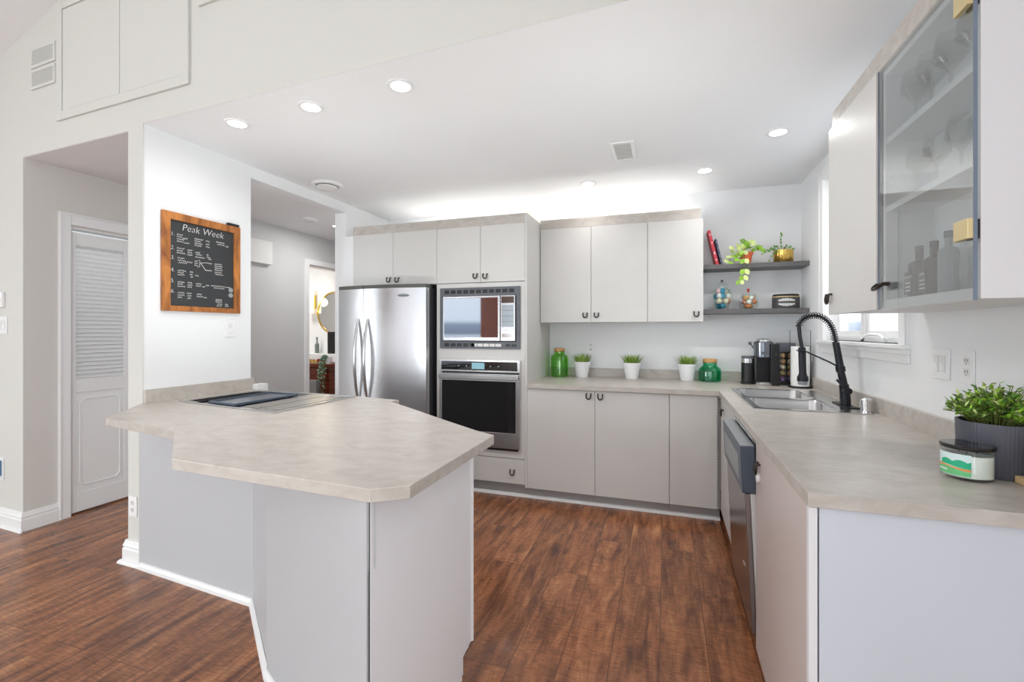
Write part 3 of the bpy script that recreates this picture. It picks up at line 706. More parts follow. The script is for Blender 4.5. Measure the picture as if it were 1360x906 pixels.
c = MB().lathe_dir([(0, 0), (.017, 0), (.02, .004), (.016, .012), (0, .014)], (DX-.003, 2.046, .748), (-1, 0, 0), 20); c.build('child_lock', 'white', dd)
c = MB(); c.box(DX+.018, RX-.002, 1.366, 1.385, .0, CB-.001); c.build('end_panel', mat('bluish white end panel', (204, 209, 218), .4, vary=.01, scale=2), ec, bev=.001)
B(DX-.006, DX+.014, 1.3655, 1.3865, .0, CB-.006).build('corner_post', 'cabwhite', ec, bev=.001)

# ------------------------------------------------------------ sink
sk = thing('kitchen_sink', (.69, 3.16, CT), 'double-bowl stainless steel sink set into the worktop', 'sink')
b1 = (SX0+.035, SX1-.095, 3.175, SY1-.035); b2 = (SX0+.035, SX1-.095, SY0+.035, 3.135)
rim = MB().prism([(SX0, SY0), (SX1+.02, SY0), (SX1+.02, SY1), (SX0, SY1)], CT+.0002, CT+.005, [[(a[0], a[2]), (a[1], a[2]), (a[1], a[3]), (a[0], a[3])] for a in (b1, b2)])
rim.build('rim', 'steelh', sk, bev=.0015)
def bowl(a, depth):
    mb = MB(); x0, x1, y0, y1 = a; rings = []
    for ins, z in ((0, CT+.004), (.004, CT-.01), (.012, CT-depth*.85), (.03, CT-depth), (.09, CT-depth-.002)):
        r = .055; P = []
        for cx, cy, a0 in ((x1-ins-r, y0+ins+r, -90), (x1-ins-r, y1-ins-r, 0), (x0+ins+r, y1-ins-r, 90), (x0+ins+r, y0+ins+r, 180)):
            rr = max(r, .01)
            for k in range(5):
                t = math.radians(a0+k*22.5); P.append((cx+rr*math.cos(t)*.98, cy+rr*math.sin(t)*.98, z))
        rings.append(P)
    # join rim rectangle to rounded opening
    n = len(rings[0]); vs = [v for r in rings for v in r]; fs = []
    for i in range(len(rings)-1):
        for k in range(n): q = (k+1) % n; fs.append((i*n+q, i*n+k, (i+1)*n+k, (i+1)*n+q))
    fs.append(tuple((len(rings)-1)*n+k for k in range(n)))
    mb.add(vs, fs, True); return mb
for a, dp, nm in ((b1, .17, 1), (b2, .15, 2)):
    o = bowl((a[0]-.002, a[1]+.002, a[2]-.002, a[3]+.002), dp).build('bowl', 'steelh', sk, sharp=50)
    cxx, cyy = (a[0]+a[1])/2, (a[2]+a[3])/2
    MB().lathe([(0, CT-dp+.001), (.03, CT-dp+.001), (.042, CT-dp+.003), (.045, CT-dp)], (cxx, cyy), 20).build('drain', 'chrome', o)
# air gap cap
cpx, cpy = .955, 2.765
c = MB().lathe([(0, CT+.0052), (.034, CT+.0052), (.034, CT+.009), (.025, CT+.010), (.025, CT+.033), (.029, CT+.034), (.029, CT+.037), (.027, CT+.038), (.027, CT+.066), (.02, CT+.072), (0, CT+.073)], (cpx, cpy), 28)
tag(c.build('air_gap_cap', 'chrome', loc=(cpx, cpy, CT+.0052)), 'small chrome cylindrical cap on the sink deck beside the black faucet', 'cap')

# faucet
fc = thing('faucet', (.925, 2.955, CT+.005), 'matte black spring-neck faucet with pull-down spray head', 'faucet')
fy = 2.955; z0 = CT+.005
MB().prism([(.895, 2.84), (.957, 2.84), (.957, 3.07), (.895, 3.07)], z0, z0+.006).build('deck_plate', 'blackm', fc, bev=.003)
body = MB().tube([(.926, fy, z0+.006), (.924, fy, z0+.05), (.920, fy, z0+.10), (.918, fy, z0+.115)], [.026, .025, .023, .023], 20).build('body', 'blackm', fc)
col = MB().tube([(.918, fy, z0+.115), (.905, fy, 1.11), (.9045, fy, 1.115), (.901, fy, 1.14), (.9005, fy, 1.145), (.881, fy, 1.273)], [.019, .018, .023, .023, .018, .0165], 20).build('column', 'blackm', fc)
c = MB().tube([(.920, fy-.02, z0+.085), (.920, fy-.062, z0+.085)], .019, 16); c.build('valve', 'blackm', fc)
MB().tube([(.918, fy-.05, z0+.09), (.895, fy-.045, z0+.115), (.872, fy-.04, z0+.145)], [.006, .005, .0055], 8).build('lever', 'blackm', fc)
# hose along the arch
arch = []
P0 = Vector((.881, fy, 1.273)); 
ctrl = [P0, Vector((.868, fy, 1.335)), Vector((.845, fy, 1.385)), Vector((.805, fy, 1.418)), Vector((.765, fy, 1.422)), Vector((.73, fy, 1.408)), Vector((.708, fy, 1.378)), Vector((.704, fy, 1.362))]
def cr(P, n=12):
    out = []
    for i in range(len(P)-1):
        a, b, c_, d = P[max(i-1, 0)], P[i], P[i+1], P[min(i+2, len(P)-1)]
        for k in range(n):
            t = k/n; out.append(.5*((2*b)+(c_-a)*t+(2*a-5*b+4*c_-d)*t*t+(-a+3*b-3*c_+d)*t**3))
    out.append(P[-1]); return out
arch = cr(ctrl)
MB().tube(arch, .0075, 12).build('hose', 'black', fc)
L = [0]
for a, b in zip(arch, arch[1:]): L.append(L[-1]+(b-a).length)
def at(s):
    for i in range(len(L)-1):
        if s <= L[i+1]:
            t = (s-L[i])/max(1e-9, L[i+1]-L[i]); return arch[i].lerp(arch[i+1], t), (arch[i+1]-arch[i]).normalized()
    return arch[-1], (arch[-1]-arch[-2]).normalized()
coil = []; turns = 25; N = turns*14
for i in range(N+1):
    p, d = at(L[-1]*i/N); a = Vector((0, 1, 0)); b = d.cross(a); th = 2*PI*turns*i/N
    coil.append(p+(a*math.cos(th)+b*math.sin(th))*.0165)
MB().tube(coil, .0023, 6).build('spring', 'blackm', fc)
hd = MB().tube([(.703, fy, 1.375), (.709, fy, 1.30), (.718, fy, 1.245)], [.011, .010, .010], 12).build('hose_end', 'blackm', fc)
sh = MB().tube([(.718, fy, 1.245), (.7185, fy, 1.24), (.722, fy, 1.10), (.722, fy, 1.085), (.722, fy, 1.08), (.722, fy, 1.055)], [.016, .019, .0185, .023, .028, .028], 20).build('spray_head', 'blackm', fc)
MB().lathe([(0, 1.035), (.022, 1.035), (.024, 1.04), (.024, 1.0548), (0, 1.0548)], (.722, fy), 20).build('spray_face', 'grypl', sh)
MB().tube([(.901, fy, 1.135), (.85, fy, 1.165), (.745, fy, 1.218)], .0045, 8).build('support_arm', 'blackm', fc)
MB().tube([(.735, fy-.022, 1.222), (.70, fy-.018, 1.226), (.695, fy+.005, 1.226), (.715, fy+.024, 1.226), (.738, fy+.01, 1.222), (.745, fy, 1.219)], .004, 8).build('holder_ring', 'blackm', fc)

# ------------------------------------------------------------ island / peninsula
isl_out = [(LX+.001, 1.795), (-2.534, 1.453), (-1.924, 1.346), (-1.517, 1.054), (-.733, 1.015), (-.650, 1.073), (-.650, 1.70), (-.754, 1.76), (-.984, 1.923), (-1.19, 2.075), (-1.537, 2.325), (-1.52, 2.385), (-1.84, 2.44), (LX+.001, 2.50)]
ck = [(-2.70, 1.915), (-1.862, 1.795), (-1.850, 2.415), (-2.68, 2.45)]
def inset(P, d):
    c = (sum(p[0] for p in P)/4, sum(p[1] for p in P)/4); return [(p[0]+(c[0]-p[0])*d, p[1]+(c[1]-p[1])*d) for p in P]
it = MB().prism(isl_out, CB, CT, [inset(ck, .05)]).build('peninsula_worktop', 'counter', loc=(-1.6, 1.8, CB), bev=.002)
tag(it, 'large angular taupe worktop with clipped corners on the peninsula', 'worktop')
MB().box(LX+.001, LX+.021, gy(LX)-.0, 2.53, CT, CT+.077).build('backsplash', 'counter', it, bev=.001)
ib = thing('peninsula_cabinet', (-1.6, 1.9, 0), 'pale grey panelled peninsula base with angled front panels', 'cabinet')
up = [(LX+.001, 1.785), (-1.915, 1.717), (-1.455, 1.375), (-.748, 1.032), (-.735, 1.645), (-1.53, 2.26), (-1.58, 2.36), (LX+.001, 2.43)]
lo = [(LX+.001, 1.785), (-1.915, 1.717), (-1.455, 1.375), (-.748, 1.032), (-.762, 1.585), (-1.56, 2.19), (-1.60, 2.29), (LX+.001, 2.36)]
MB().prism(up, .10, .70).prism(lo, 0, .10).build('body', 'panel', ib)
# upper part of the shell leaves room for the cooktop tray
def strip(mb, a, b, z0, z1, t=.018):
    a, b = Vector((a[0], a[1], 0)), Vector((b[0], b[1], 0)); d = (b-a).normalized(); n = Vector((-d.y, d.x, 0))
    return mb.frame(a, d, n, (0, 0, 1), 0, (b-a).length, 0, t, z0, z1)
c = MB()
for a, b in zip(up, up[1:]): strip(c, a, b, .70, CB-.001)
c.build('upper_rail', 'panel', ib)
c = MB(); strip(c, (up[2][0]-.003, up[2][1]-.001), (up[3][0]-.004, up[3][1]-.002), .036, CB-.001, -.004); c.build('front_panel', 'panel', ib)
c = MB(); c.add([(-.7465, 1.030, .036), (-.7335, 1.640, .101), (-.7335, 1.640, CB-.001), (-.7465, 1.030, CB-.001)], [(0, 1, 2, 3)]); 
c = MB().prism([(1.031, .036), (1.585, .036), (1.585, .10), (1.650, .118), (1.650, CB-.001), (1.031, CB-.001)], 0, .004, (), lambda a, b, c_: (-.7475+(a-1.03)*.0213+c_, a, b)); c.build('end_panel', 'panel_lit', ib)
def segdoor(a, b, z0, z1):
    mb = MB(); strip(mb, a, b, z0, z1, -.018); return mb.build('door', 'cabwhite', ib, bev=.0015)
A, Bp = Vector((-.7335, 1.6505)), Vector((-1.528, 2.263))
mid = (A+Bp)/2
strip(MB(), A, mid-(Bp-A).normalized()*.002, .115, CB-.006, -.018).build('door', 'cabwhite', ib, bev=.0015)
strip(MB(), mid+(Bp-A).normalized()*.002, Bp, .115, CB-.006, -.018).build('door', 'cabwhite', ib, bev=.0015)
B(-.7470, -.7455, 1.0278, 1.0303, .0, CB-.001).build('corner_seam', 'dark', ib)
baseboard('trim_2', [(LX+.022, 1.783), (-1.915, 1.715), (-1.456, 1.373), (-.7465, 1.028), (-.7585, 1.60)], prof=[(0, 0), (.016, 0), (.015, .018), (.008, .032), (0, .035)])
c = MB().box(LX+.001, LX+.075, 2.515, 2.60, 0, .955); struct(c.build('trim_3', 'trim'))

# cooktop
ct_ = thing('cooktop', (-2.27, 2.12, CT), 'downdraft cooktop with blue-black griddle tray beside the chalkboard wall', 'cooktop')
in1 = inset(ck, .045)
MB().prism(ck, CT+.0002, CT+.007, [in1]).build('frame', 'steelh', ct_, bev=.002)
ctr = inset(ck, .0475)
c = MB()
c.prism(ctr, CT-.062, CT-.058); 
for a, b in zip(ctr, ctr[1:]+ctr[:1]): strip(c, a, b, CT-.058, CT+.004, .003)
c.build('tray', 'grypl', ct_)
# module helper: map (u,v) in 0..1 onto the quad
def Q(u, v, z):
    a = Vector(in1[0]).lerp(Vector(in1[1]), u); b = Vector(in1[3]).lerp(Vector(in1[2]), u); p = a.lerp(b, v); return (p.x, p.y, z)
def qbox(mb, u0, u1, v0, v1, z0, z1):
    vs = [Q(u, v, z) for z in (z0, z1) for v in (v0, v1) for u in (u0, u1)]
    return mb.add(vs, [(0, 2, 3, 1), (4, 5, 7, 6), (0, 1, 5, 4), (2, 6, 7, 3), (0, 4, 6, 2), (1, 3, 7, 5)])
c = MB(); qbox(c, .0, .03, 0, 1, CT-.056, CT+.006); qbox(c, .03, .16, 0, .04, CT-.056, CT+.006); qbox(c, .03, .16, .93, 1, CT-.056, CT+.006); c.build('vent_surround', 'steelh', ct_)
c = MB(); qbox(c, .035, .155, .045, .925, CT-.055, CT-.02); c.build('vent_well', 'black', ct_)
c = MB()
for k in range(3): qbox(c, .045+k*.036, .052+k*.036, .045, .925, CT-.018, CT+.002)
for v in (.3, .62): qbox(c, .035, .155, v, v+.012, CT-.001, CT+.005)
c.build('vent_grate', 'blackm', ct_)
c = MB(); qbox(c, .165, .595, .02, .95, CT-.056, CT-.002); c.build('burner_well', 'black', ct_)
gr = MB(); qbox(gr, .285, .555, .06, .80, CT+.008, CT+.011)
g = gr.build('griddle', mat('blue black enamel', (84, 92, 104), .25, .2), ct_)
c = MB(); qbox(c, .270, .283, .04, .82, CT+.004, CT+.018); qbox(c, .557, .57, .04, .82, CT+.004, CT+.018); qbox(c, .283, .557, .04, .055, CT+.004, CT+.018); qbox(c, .283, .557, .805, .82, CT+.004, CT+.018)
c.build('griddle_rim', 'slate', g, bev=.002)
c = MB(); qbox(c, .36, .48, .82, .87, CT+.012, CT+.016); c.build('griddle_handle', 'slate', g, bev=.003)
c = MB(); qbox(c, .275, .565, .10, .12, CT-.0015, CT+.0075); c.build('griddle_foot', 'black', g); c = MB(); qbox(c, .275, .565, .74, .76, CT-.0015, CT+.0075); c.build('griddle_foot', 'black', g)
c = MB(); qbox(c, .60, .985, .02, .98, CT-.056, CT+.003); cover = c.build('burner_cover', 'steelh', ct_, bev=.002)
c = MB()
for u in (.63, .81): qbox(c, u, u+.15, .07, .93, CT+.0032, CT+.005)
c.build('cover_panels', mat('taupe grey enamel', (150, 146, 138), .25, .3), cover)

# ------------------------------------------------------------ right wall cabinet with glass door
UX, UZ0, UZ1, UY0, UYm, UY1 = .68, 1.412, 2.216, 1.372, 1.885, 2.375
gc = thing('wall_cabinet', (.85, 1.87, UZ0), 'white wall cabinet with one smoked glass door above the sink counter', 'cabinet')
t = .02; c = MB()
c.box(UX+.02, RX-.002, UY0, UY0+t, UZ0, UZ1+.002).box(UX+.02, RX-.002, UY1-t, UY1, UZ0, UZ1).box(UX+.02, RX-.002, UY0+t, UY1-t, UZ0, UZ0+.028).box(UX+.02, RX-.002, UY0+t, UY1-t, UZ1-t, UZ1).box(RX-.012, RX-.002, UY0+t, UY1-t, UZ0+.028, UZ1-t)
c.build('body', 'cabwhite', gc, bev=.001)
B(UX+.02, RX-.012, UYm-.02, UYm, UZ0+.028, UZ1-t).build('partition', 'cabwhite', gc)
B(.83, .84, UY0+t, UYm-.02, UZ0+.028, UZ1-t).build('back_panel', 'cabwhite', gc)
for z in (1.735, 1.965): B(UX+.022, .83, UY0+t, UYm-.02, z, z+.02).build('shelf', 'cabwhite', gc, bev=.001)
dd = B(UX, UX+.018, UYm+.002, UY1-.001, UZ0-.004, UZ1+.006).build('door', 'cab', gc, bev=.0015); pull(dd, (UX, 2.345, 1.475), (-1, 0, 0))
gd = B(UX+.006, UX+.012, UY0-.001, UYm-.002, UZ0-.004, UZ1+.006).build('glass_door', 'smoke', gc)
c = MB(); c.box(UX+.005, UX+.013, UY0-.003, UY0-.001, UZ0-.004, UZ1+.006).box(UX+.005, UX+.013, UYm-.0018, UYm-.0002, UZ0-.004, UZ1+.006); c.build('glass_edge', 'gedge', gd)
for z in (1.555, 2.11):
    c = MB().box(UX-.006, UX+.006, UY0-.002, UY0+.055, z, z+.048); c.build('hinge_plate', 'brass', gd, bev=.001)
c = MB().box(UX+.0125, UX+.019, UY0+.002, UY0+.04, 1.555, 1.60).box(UX+.0125, UX+.019, UY0+.002, UY0+.04, 2.11, 2.155); c.build('hinge_backplate', 'blackm', gd)
c = MB().tube([(UX+.005, 1.85, 1.49), (UX-.012, 1.852, 1.49), (UX-.017, 1.86, 1.482), (UX-.017, 1.865, 1.476)], .006, 8).tube([(UX+.005, 1.80, 1.49), (UX-.012, 1.802, 1.49), (UX-.018, 1.815, 1.482), (UX-.018, 1.835, 1.478), (UX-.017, 1.865, 1.476)], .006, 8)
c.build('glass_door_handle', 'bronze', gd)
c = MB().box(UX+.012, UX+.03, UY0, UY1-.01, UZ1+.003, 2.297).box(UX+.03, RX-.002, UY1-.028, UY1-.01, UZ1+.003, 2.297); c.build('cornice', 'counter', gc)
# things inside the glass cabinet
def wineglass(x, y, z, label, s=1., bowlr=.036):
    pr = [(0, z), (.032*s, z), (.033*s, z+.002), (.006*s, z+.006), (.004*s, z+.012), (.004*s, z+.07*s), (.010*s, z+.08*s), (bowlr*s, z+.11*s), (bowlr*s, z+.135*s), (.028*s, z+.17*s), (.0265*s, z+.17*s), (.034*s, z+.135*s), (.033*s, z+.112*s), (0, z+.088*s)]
    o = MB().lathe(pr, (x, y), 20).build('wine_glass', 'glass', loc=(x, y, z)); return tag(o, label, 'glass', 'stemware in the glass-door cabinet')
for k, (y, z, lab) in enumerate(((1.80, 1.985, 'tall wine glass at the far left of the upper shelf, behind smoked glass'), (1.71, 1.985, 'wine glass second from the left on the upper shelf, behind smoked glass'),
        (1.61, 1.985, 'wine glass third from the left on the upper shelf, behind smoked glass'), (1.50, 1.985, 'wine glass nearest the brass hinge on the upper shelf, behind smoked glass'),
        (1.78, 1.755, 'wine glass at the left of the middle shelf, behind smoked glass'), (1.68, 1.755, 'wine glass near the middle of the middle shelf, behind smoked glass'), (1.56, 1.755, 'wine glass at the right of the middle shelf, behind smoked glass'))):
    wineglass(.755, y, z, lab, 1.08 if z > 1.9 else .95)
M['whisky'] = mat('dark amber bottle glass', (62, 42, 32), .15)
def flask(x, y, lab, word, col='whisky', h=.115, rz=0, square=True):
    z = UZ0+.028+.0005; r = .024
    o = thing('liquor_bottle', (x, y, z), lab, 'bottle')
    sup = (lambda a: 1/max(abs(math.cos(a-PI/4*0)), abs(math.sin(a)), .80)) if square else None
    MB().lathe([(0, z), (r*.9, z), (r, z+.004), (r, z+h-.008), (r*.8, z+h), (r*.36, z+h+.006), (r*.36, z+h+.03), (0, z+h+.03)], (x, y), 24, fx=sup).build('body', col, o)
    MB().lathe([(0, z+h+.030), (r*.45, z+h+.030), (r*.45, z+h+.05), (0, z+h+.05)], (x, y), 16).build('cap', 'black', o)
    if word:
        lb = B(x-r*1.26, x-r*1.245, y-r*.9, y+r*.9, z+.012, z+h*.72).build('paper_label', 'black', o)
        text_mesh('lettering', word, .0115, (x-r*1.262, y, z+h*.55), (0, -1, 0), (0, 0, 1), 'chalkw', lb, align='CENTER')
        c = MB()
        for q in range(3): c.box(x-r*1.264, x-r*1.262, y-r*.6, y+r*.6, z+.022+q*.012, z+.026+q*.012)
        c.build('label_lines', 'chalkw', lb)
    return o
flask(.76, 1.79, 'dark square whiskey bottle at the left of the cabinet floor, behind smoked glass', "DANIEL'S")
flask(.76, 1.705, 'dark square whiskey bottle standing second from the left, behind smoked glass', 'JACK')
flask(.76, 1.63, 'plain pale brown glass bottle beside the dark square bottles in the glass cabinet', '', 'grypl', .13, square=False)
flask(.76, 1.56, 'clear glass bottle nearest the brass hinge inside the glass cabinet', '', 'glass', .12, square=False)
flask(.76, 1.49, 'round ribbed clear bottle at the right end inside the glass cabinet', '', 'glass', .11, square=False)

# ------------------------------------------------------------ floating shelves and what stands on them
def shelf(z0, z1, lab):
    o = B(.272, RX-.001, 3.98, BY-.001, z0, z1).build('floating_shelf', 'shelf', loc=(.65, 4.1, z0), bev=.0015); return tag(o, lab, 'shelf')
shelf(1.832, 1.868, 'charcoal floating shelf holding the books and trailing plants')
shelf(1.475, 1.511, 'charcoal floating shelf holding the candy jars and dark tin')
SU, SL = 1.8685, 1.5115
def book(x, w, h, d, ang, cover, lab):
    # stands on the shelf leaning left against the cabinet; x is the lower right corner
    o = thing('book', (x, 4.06, SU), lab, 'book', 'cookbooks on the upper shelf')
    ca, sa = math.cos(ang), math.sin(ang); ux = Vector((-ca, 0, -sa)); uz = Vector((-sa, 0, ca)); O = Vector((x, 4.03, SU+w*sa+.0005))
    f = lambda m_, a0, a1, b0, b1, c0, c1: m_.frame(O, ux, (0, 1, 0), uz, a0, a1, b0, b1, c0, c1)
    c = MB(); f(c, 0, .003, 0, d, 0, h); f(c, w-.003, w, 0, d, 0, h); f(c, .003, w-.003, 0, .003, 0, h); c.build('cover', cover, o)
    c = MB(); f(c, .003, w-.003, .0035, d-.004, .004, h-.004); c.build('pages', 'pink', o)
    c = MB()
    for q in (.12, .3, .34, .62, .85): f(c, .006, w-.006, -.0008, .0002, h*q, h*q+.012)
    c.build('spine_lines', 'pink', o); return o

book(.398, .022, .29, .15, math.radians(13), 'red', 'tall red book leaning against the wall cabinet on the upper shelf')
book(.428, .014, .215, .14, math.radians(13), 'navy', 'shorter navy and white book leaning on the red book')

# ginger jar
def jar_thing(name, x, y, z, prof, inner, lid, knob, lab, m='glass'):
    o = thing(name, (x, y, z), lab, 'jar')
    MB().lathe(prof, (x, y), 28).build('body', m, o)
    MB().lathe(lid, (x, y), 28).build('lid', m, o)
    MB().ball((x, y, knob[0]), knob[1], 12, 8).build('knob', knob[2], o)
    return o
x, y, z = .425, 4.08, SL
gj = jar_thing('ginger_jar', x, y, z, [(0, z), (.045, z), (.048, z+.004), (.055, z+.03), (.076, z+.09), (.078, z+.125), (.068, z+.155), (.046, z+.172), (.046, z+.19), (.043, z+.19), (.043, z+.172), (.064, z+.152), (.074, z+.122), (.072, z+.09), (.051, z+.032), (.042, z+.006), (0, z+.006)], None,
     [(0, z+.222), (.02, z+.218), (.05, z+.205), (.054, z+.200), (.054, z+.196), (.03, z+.2), (0, z+.204)], (z+.232, .011, 'gryp'), 'clear glass ginger jar full of coloured balls on the lower shelf')
cols = {'cteal': (20, 140, 175), 'cpink': (235, 190, 200), 'cwhite': (240, 240, 232), 'ccream': (228, 224, 190), 'corange': (226, 140, 90), 'clilac': (190, 160, 205), 'cbrown': (170, 110, 60), 'cgold': (220, 170, 90)}
for k_, v_ in cols.items(): M[k_] = mat('candy '+k_[1:], v_, .3)
bid = ['cteal', 'cwhite', 'cteal', 'ccream', 'corange', 'cpink', 'cwhite', 'ccream', 'cteal', 'cwhite', 'clilac', 'ccream']
nm = {'cteal': 'teal', 'cpink': 'pale pink', 'cwhite': 'white', 'ccream': 'cream', 'corange': 'orange', 'clilac': 'lilac', 'cbrown': 'brown', 'cgold': 'golden'}
def balls(cx, cy, rows, r, grp, where, palette):
    k = 0
    for zz, rad, n in rows:
        for i in range(n):
            a = -PI/2+2*PI*(i+.5*(k % 2))/n
            p = (cx+rad*math.cos(a), cy+rad*math.sin(a), zz); cn = palette[k % len(palette)]
            side = 'front' if math.sin(a) < -.4 else ('back' if math.sin(a) > .4 else ('left side' if math.cos(a) < 0 else 'right side'))
            o = MB().ball((p[0], p[1], p[2]), r, 14, 8).build('candy_ball', cn, loc=(p[0], p[1], p[2]-r))
            tag(o, '%s round candy %s, %s of the jar' % (nm[cn], where, side), 'candy', grp); k += 1
balls(x, y, [(z+.029, .027, 3), (z+.068, .042, 5), (z+.108, .048, 6), (z+.148, .034, 4)], .0225, 'balls in the ginger jar', 'in the ginger jar', bid)
# squat pumpkin jar with candy
x, y = .617, 4.08
pj = thing('pumpkin_jar', (x, y, SL), 'squat lobed glass jar of orange and purple candy, middle of the lower shelf', 'jar')
z = SL
MB().lathe([(0, z), (.05, z), (.066, z+.02), (.073, z+.055), (.064, z+.09), (.052, z+.108), (.056, z+.115), (.052, z+.118), (.049, z+.108), (.060, z+.09), (.069, z+.055), (.062, z+.022), (.046, z+.005), (0, z+.005)], (x, y), 48, fx=lambda a: 1+.06*abs(math.sin(4*a))).build('body', 'glass', pj)
MB().lathe([(0, z+.135), (.03, z+.132), (.056, z+.122), (.057, z+.118), (0, z+.118)], (x, y), 28).build('lid', 'glass', pj)
MB().lathe([(0, z+.135), (.006, z+.136), (.007, z+.15), (.011, z+.155), (.008, z+.165), (0, z+.166)], (x, y), 14).build('knob', 'rbowl', pj)
balls(x, y, [(z+.025, .027, 4), (z+.058, .044, 7), (z+.090, .032, 5)], .0188, 'candy in the lobed jar', 'in the lobed jar', ['corange', 'cgold', 'clilac', 'cbrown', 'cwhite', 'corange', 'cgold'])
# dark tin with pale emblem
x, y = .882, 4.08
tn = thing('storage_tin', (x, y, SL), 'dark grey oval storage tin with white printed emblem and wooden lid', 'tin')
MB().lathe([(0, z), (.094, z), (.095, z+.002), (.095, z+.088), (0, z+.088)], (x, y), 40, sy=.7).build('body', 'canister', tn)
MB().lathe([(0, z+.0885), (.096, z+.0885), (.096, z+.095), (0, z+.095)], (x, y), 40, sy=.7).build('wooden_band', 'tanwood', tn)
MB().lathe([(0, z+.0955), (.09, z+.0955), (.092, z+.107), (.085, z+.112), (0, z+.112)], (x, y), 40, sy=.7).build('lid', 'black', tn)
c = MB()
for i in range(17):
    a = math.radians(-128+i*4.2); r = .0955; h = .010+.018*math.sin(PI*i/16)*(.6+.4*random.random())
    for zz, sg in ((z+.056, 1), (z+.040, -1)):
        p = Vector((x+r*math.cos(a), y+.7*r*math.sin(a), zz)); t_ = Vector((-math.sin(a), .7*math.cos(a), 0)).normalized()
        nn = Vector((t_.y, -t_.x, 0))
        c.frame(p, t_, nn, (0, 0, 1), -.0025, .0025, 0, .0012, min(0, sg*h), max(0, sg*h))
c.build('emblem', 'chalkw', tn)
# pothos in a terracotta pot
x, y = .60, 4.07; z = SU
pp = thing('potted_plant', (x, y, z), 'trailing leafy plant in a small terracotta pot hanging over the upper shelf', 'plant')
MB().lathe([(0, z), (.032, z), (.045, z+.075), (.050, z+.075), (.052, z+.095), (.046, z+.095), (.043, z+.078), (0, z+.078)], (x, y), 28).build('pot', 'terra', pp)
MB().lathe([(0, z+.0785), (.042, z+.0785), (.03, z+.084), (0, z+.085)], (x, y), 16).build('soil', 'soil', pp)
st = MB(); lf = MB(); ll = MB()
def sprig(p0, p1, n, L, W, mbl, rise=.03, r=.0014):
    p0, p1 = Vector(p0), Vector(p1); pts = []
    for i in range(7):
        t = i/6; p = p0.lerp(p1, t); p.z += rise*math.sin(PI*t); pts.append(p)
    st.tube(pts, r, 5)
    for i in range(n):
        t = (i+1)/n; p = p0.lerp(p1, t); p.z += rise*math.sin(PI*t)
        d = (p1-p0).normalized()+Vector((random.uniform(-.7, .7), random.uniform(-.9, .1), random.uniform(-.5, .6)))
        mbl.leaf(p, d, (random.uniform(-.3, .3), -1, random.uniform(.2, .9)), L*random.uniform(.8, 1.15), W*random.uniform(.85, 1.1))
for (dx, dy, dz, n) in ((-.12, -.03, .07, 2), (-.09, -.05, .13, 2), (-.03, -.05, .17, 2), (.03, -.04, .15, 2), (.08, -.04, .12, 2), (.10, -.02, .10, 2), (-.10, -.06, .01, 2), (-.05, -.08, .10, 3), (0, -.05, .12, 2), (-.13, -.04, .03, 2), (-.06, -.07, .04, 3)):
    sprig((x, y, z+.085), (x+dx, y+dy, z+dz), n+1, .05, .044, lf if random.random() < .55 else ll)
trail = [(x-.02, y-.03, z+.095), (x-.03, y-.09, z+.09), (x-.03, y-.125, z+.02), (x-.028, y-.125, z-.06), (x-.035, y-.12, z-.11), (x-.06, y-.12, z-.145)]
st.tube(trail, .0016, 5)
for (px, py, pz), s_ in zip(trail[1:], (1, 1.1, 1.2, 1.1, 1)):
    for sg in (-1, 1): (ll if sg > 0 else lf).leaf((px+sg*.004, py-.004-.003*sg, pz+.01), (sg*.55, -.1, -1), (sg*.2, -1, 0), .042*s_, .034*s_)
st.tube([(x-.005, y-.12, z-.0), (x+.015, y-.125, z-.06), (x+.005, y-.125, z-.12), (x-.03, y-.12, z-.15)], .0012, 5)
st.build('stems', 'stem', pp); lf.build('leaves', 'leaf', pp); ll.build('pale_leaves', 'leafl', pp)
# hammered gold pot with a sparse jade-like plant
x, y = .865, 4.08
gp = thing('potted_plant', (x, y, z), 'sparse small-leaved plant in a hammered gold pot on the upper shelf', 'plant')
MB().lathe([(0, z), (.062, z), (.068, z+.004), (.068, z+.10), (.064, z+.10), (.062, z+.085), (0, z+.085)], (x, y), 160, fx=lambda a: 1+.012*math.sin(20*a)).build('pot', 'gold', gp, sharp=60)
MB().lathe([(0, z+.0852), (.061, z+.0852), (0, z+.09)], (x, y), 16).build('soil', 'soil', gp)
st = MB(); lf = MB()
for (dx, dy, dz, n) in ((-.02, -.02, .22, 6), (-.06, -.03, .12, 4), (-.10, -.05, .10, 4), (-.13, -.04, .09, 5), (-.15, -.05, .07, 5), (-.11, -.07, .02, 4), (-.09, -.07, .05, 4), (.03, -.03, .12, 3), (.05, -.03, .10, 3), (-.07, -.06, .07, 5)):
    sprig((x-.02, y-.01, z+.088), (x+dx, y+dy, z+dz), n, .022, .016, lf, .02)
st.build('stems', 'stem', gp); lf.build('leaves', 'leafd', gp)

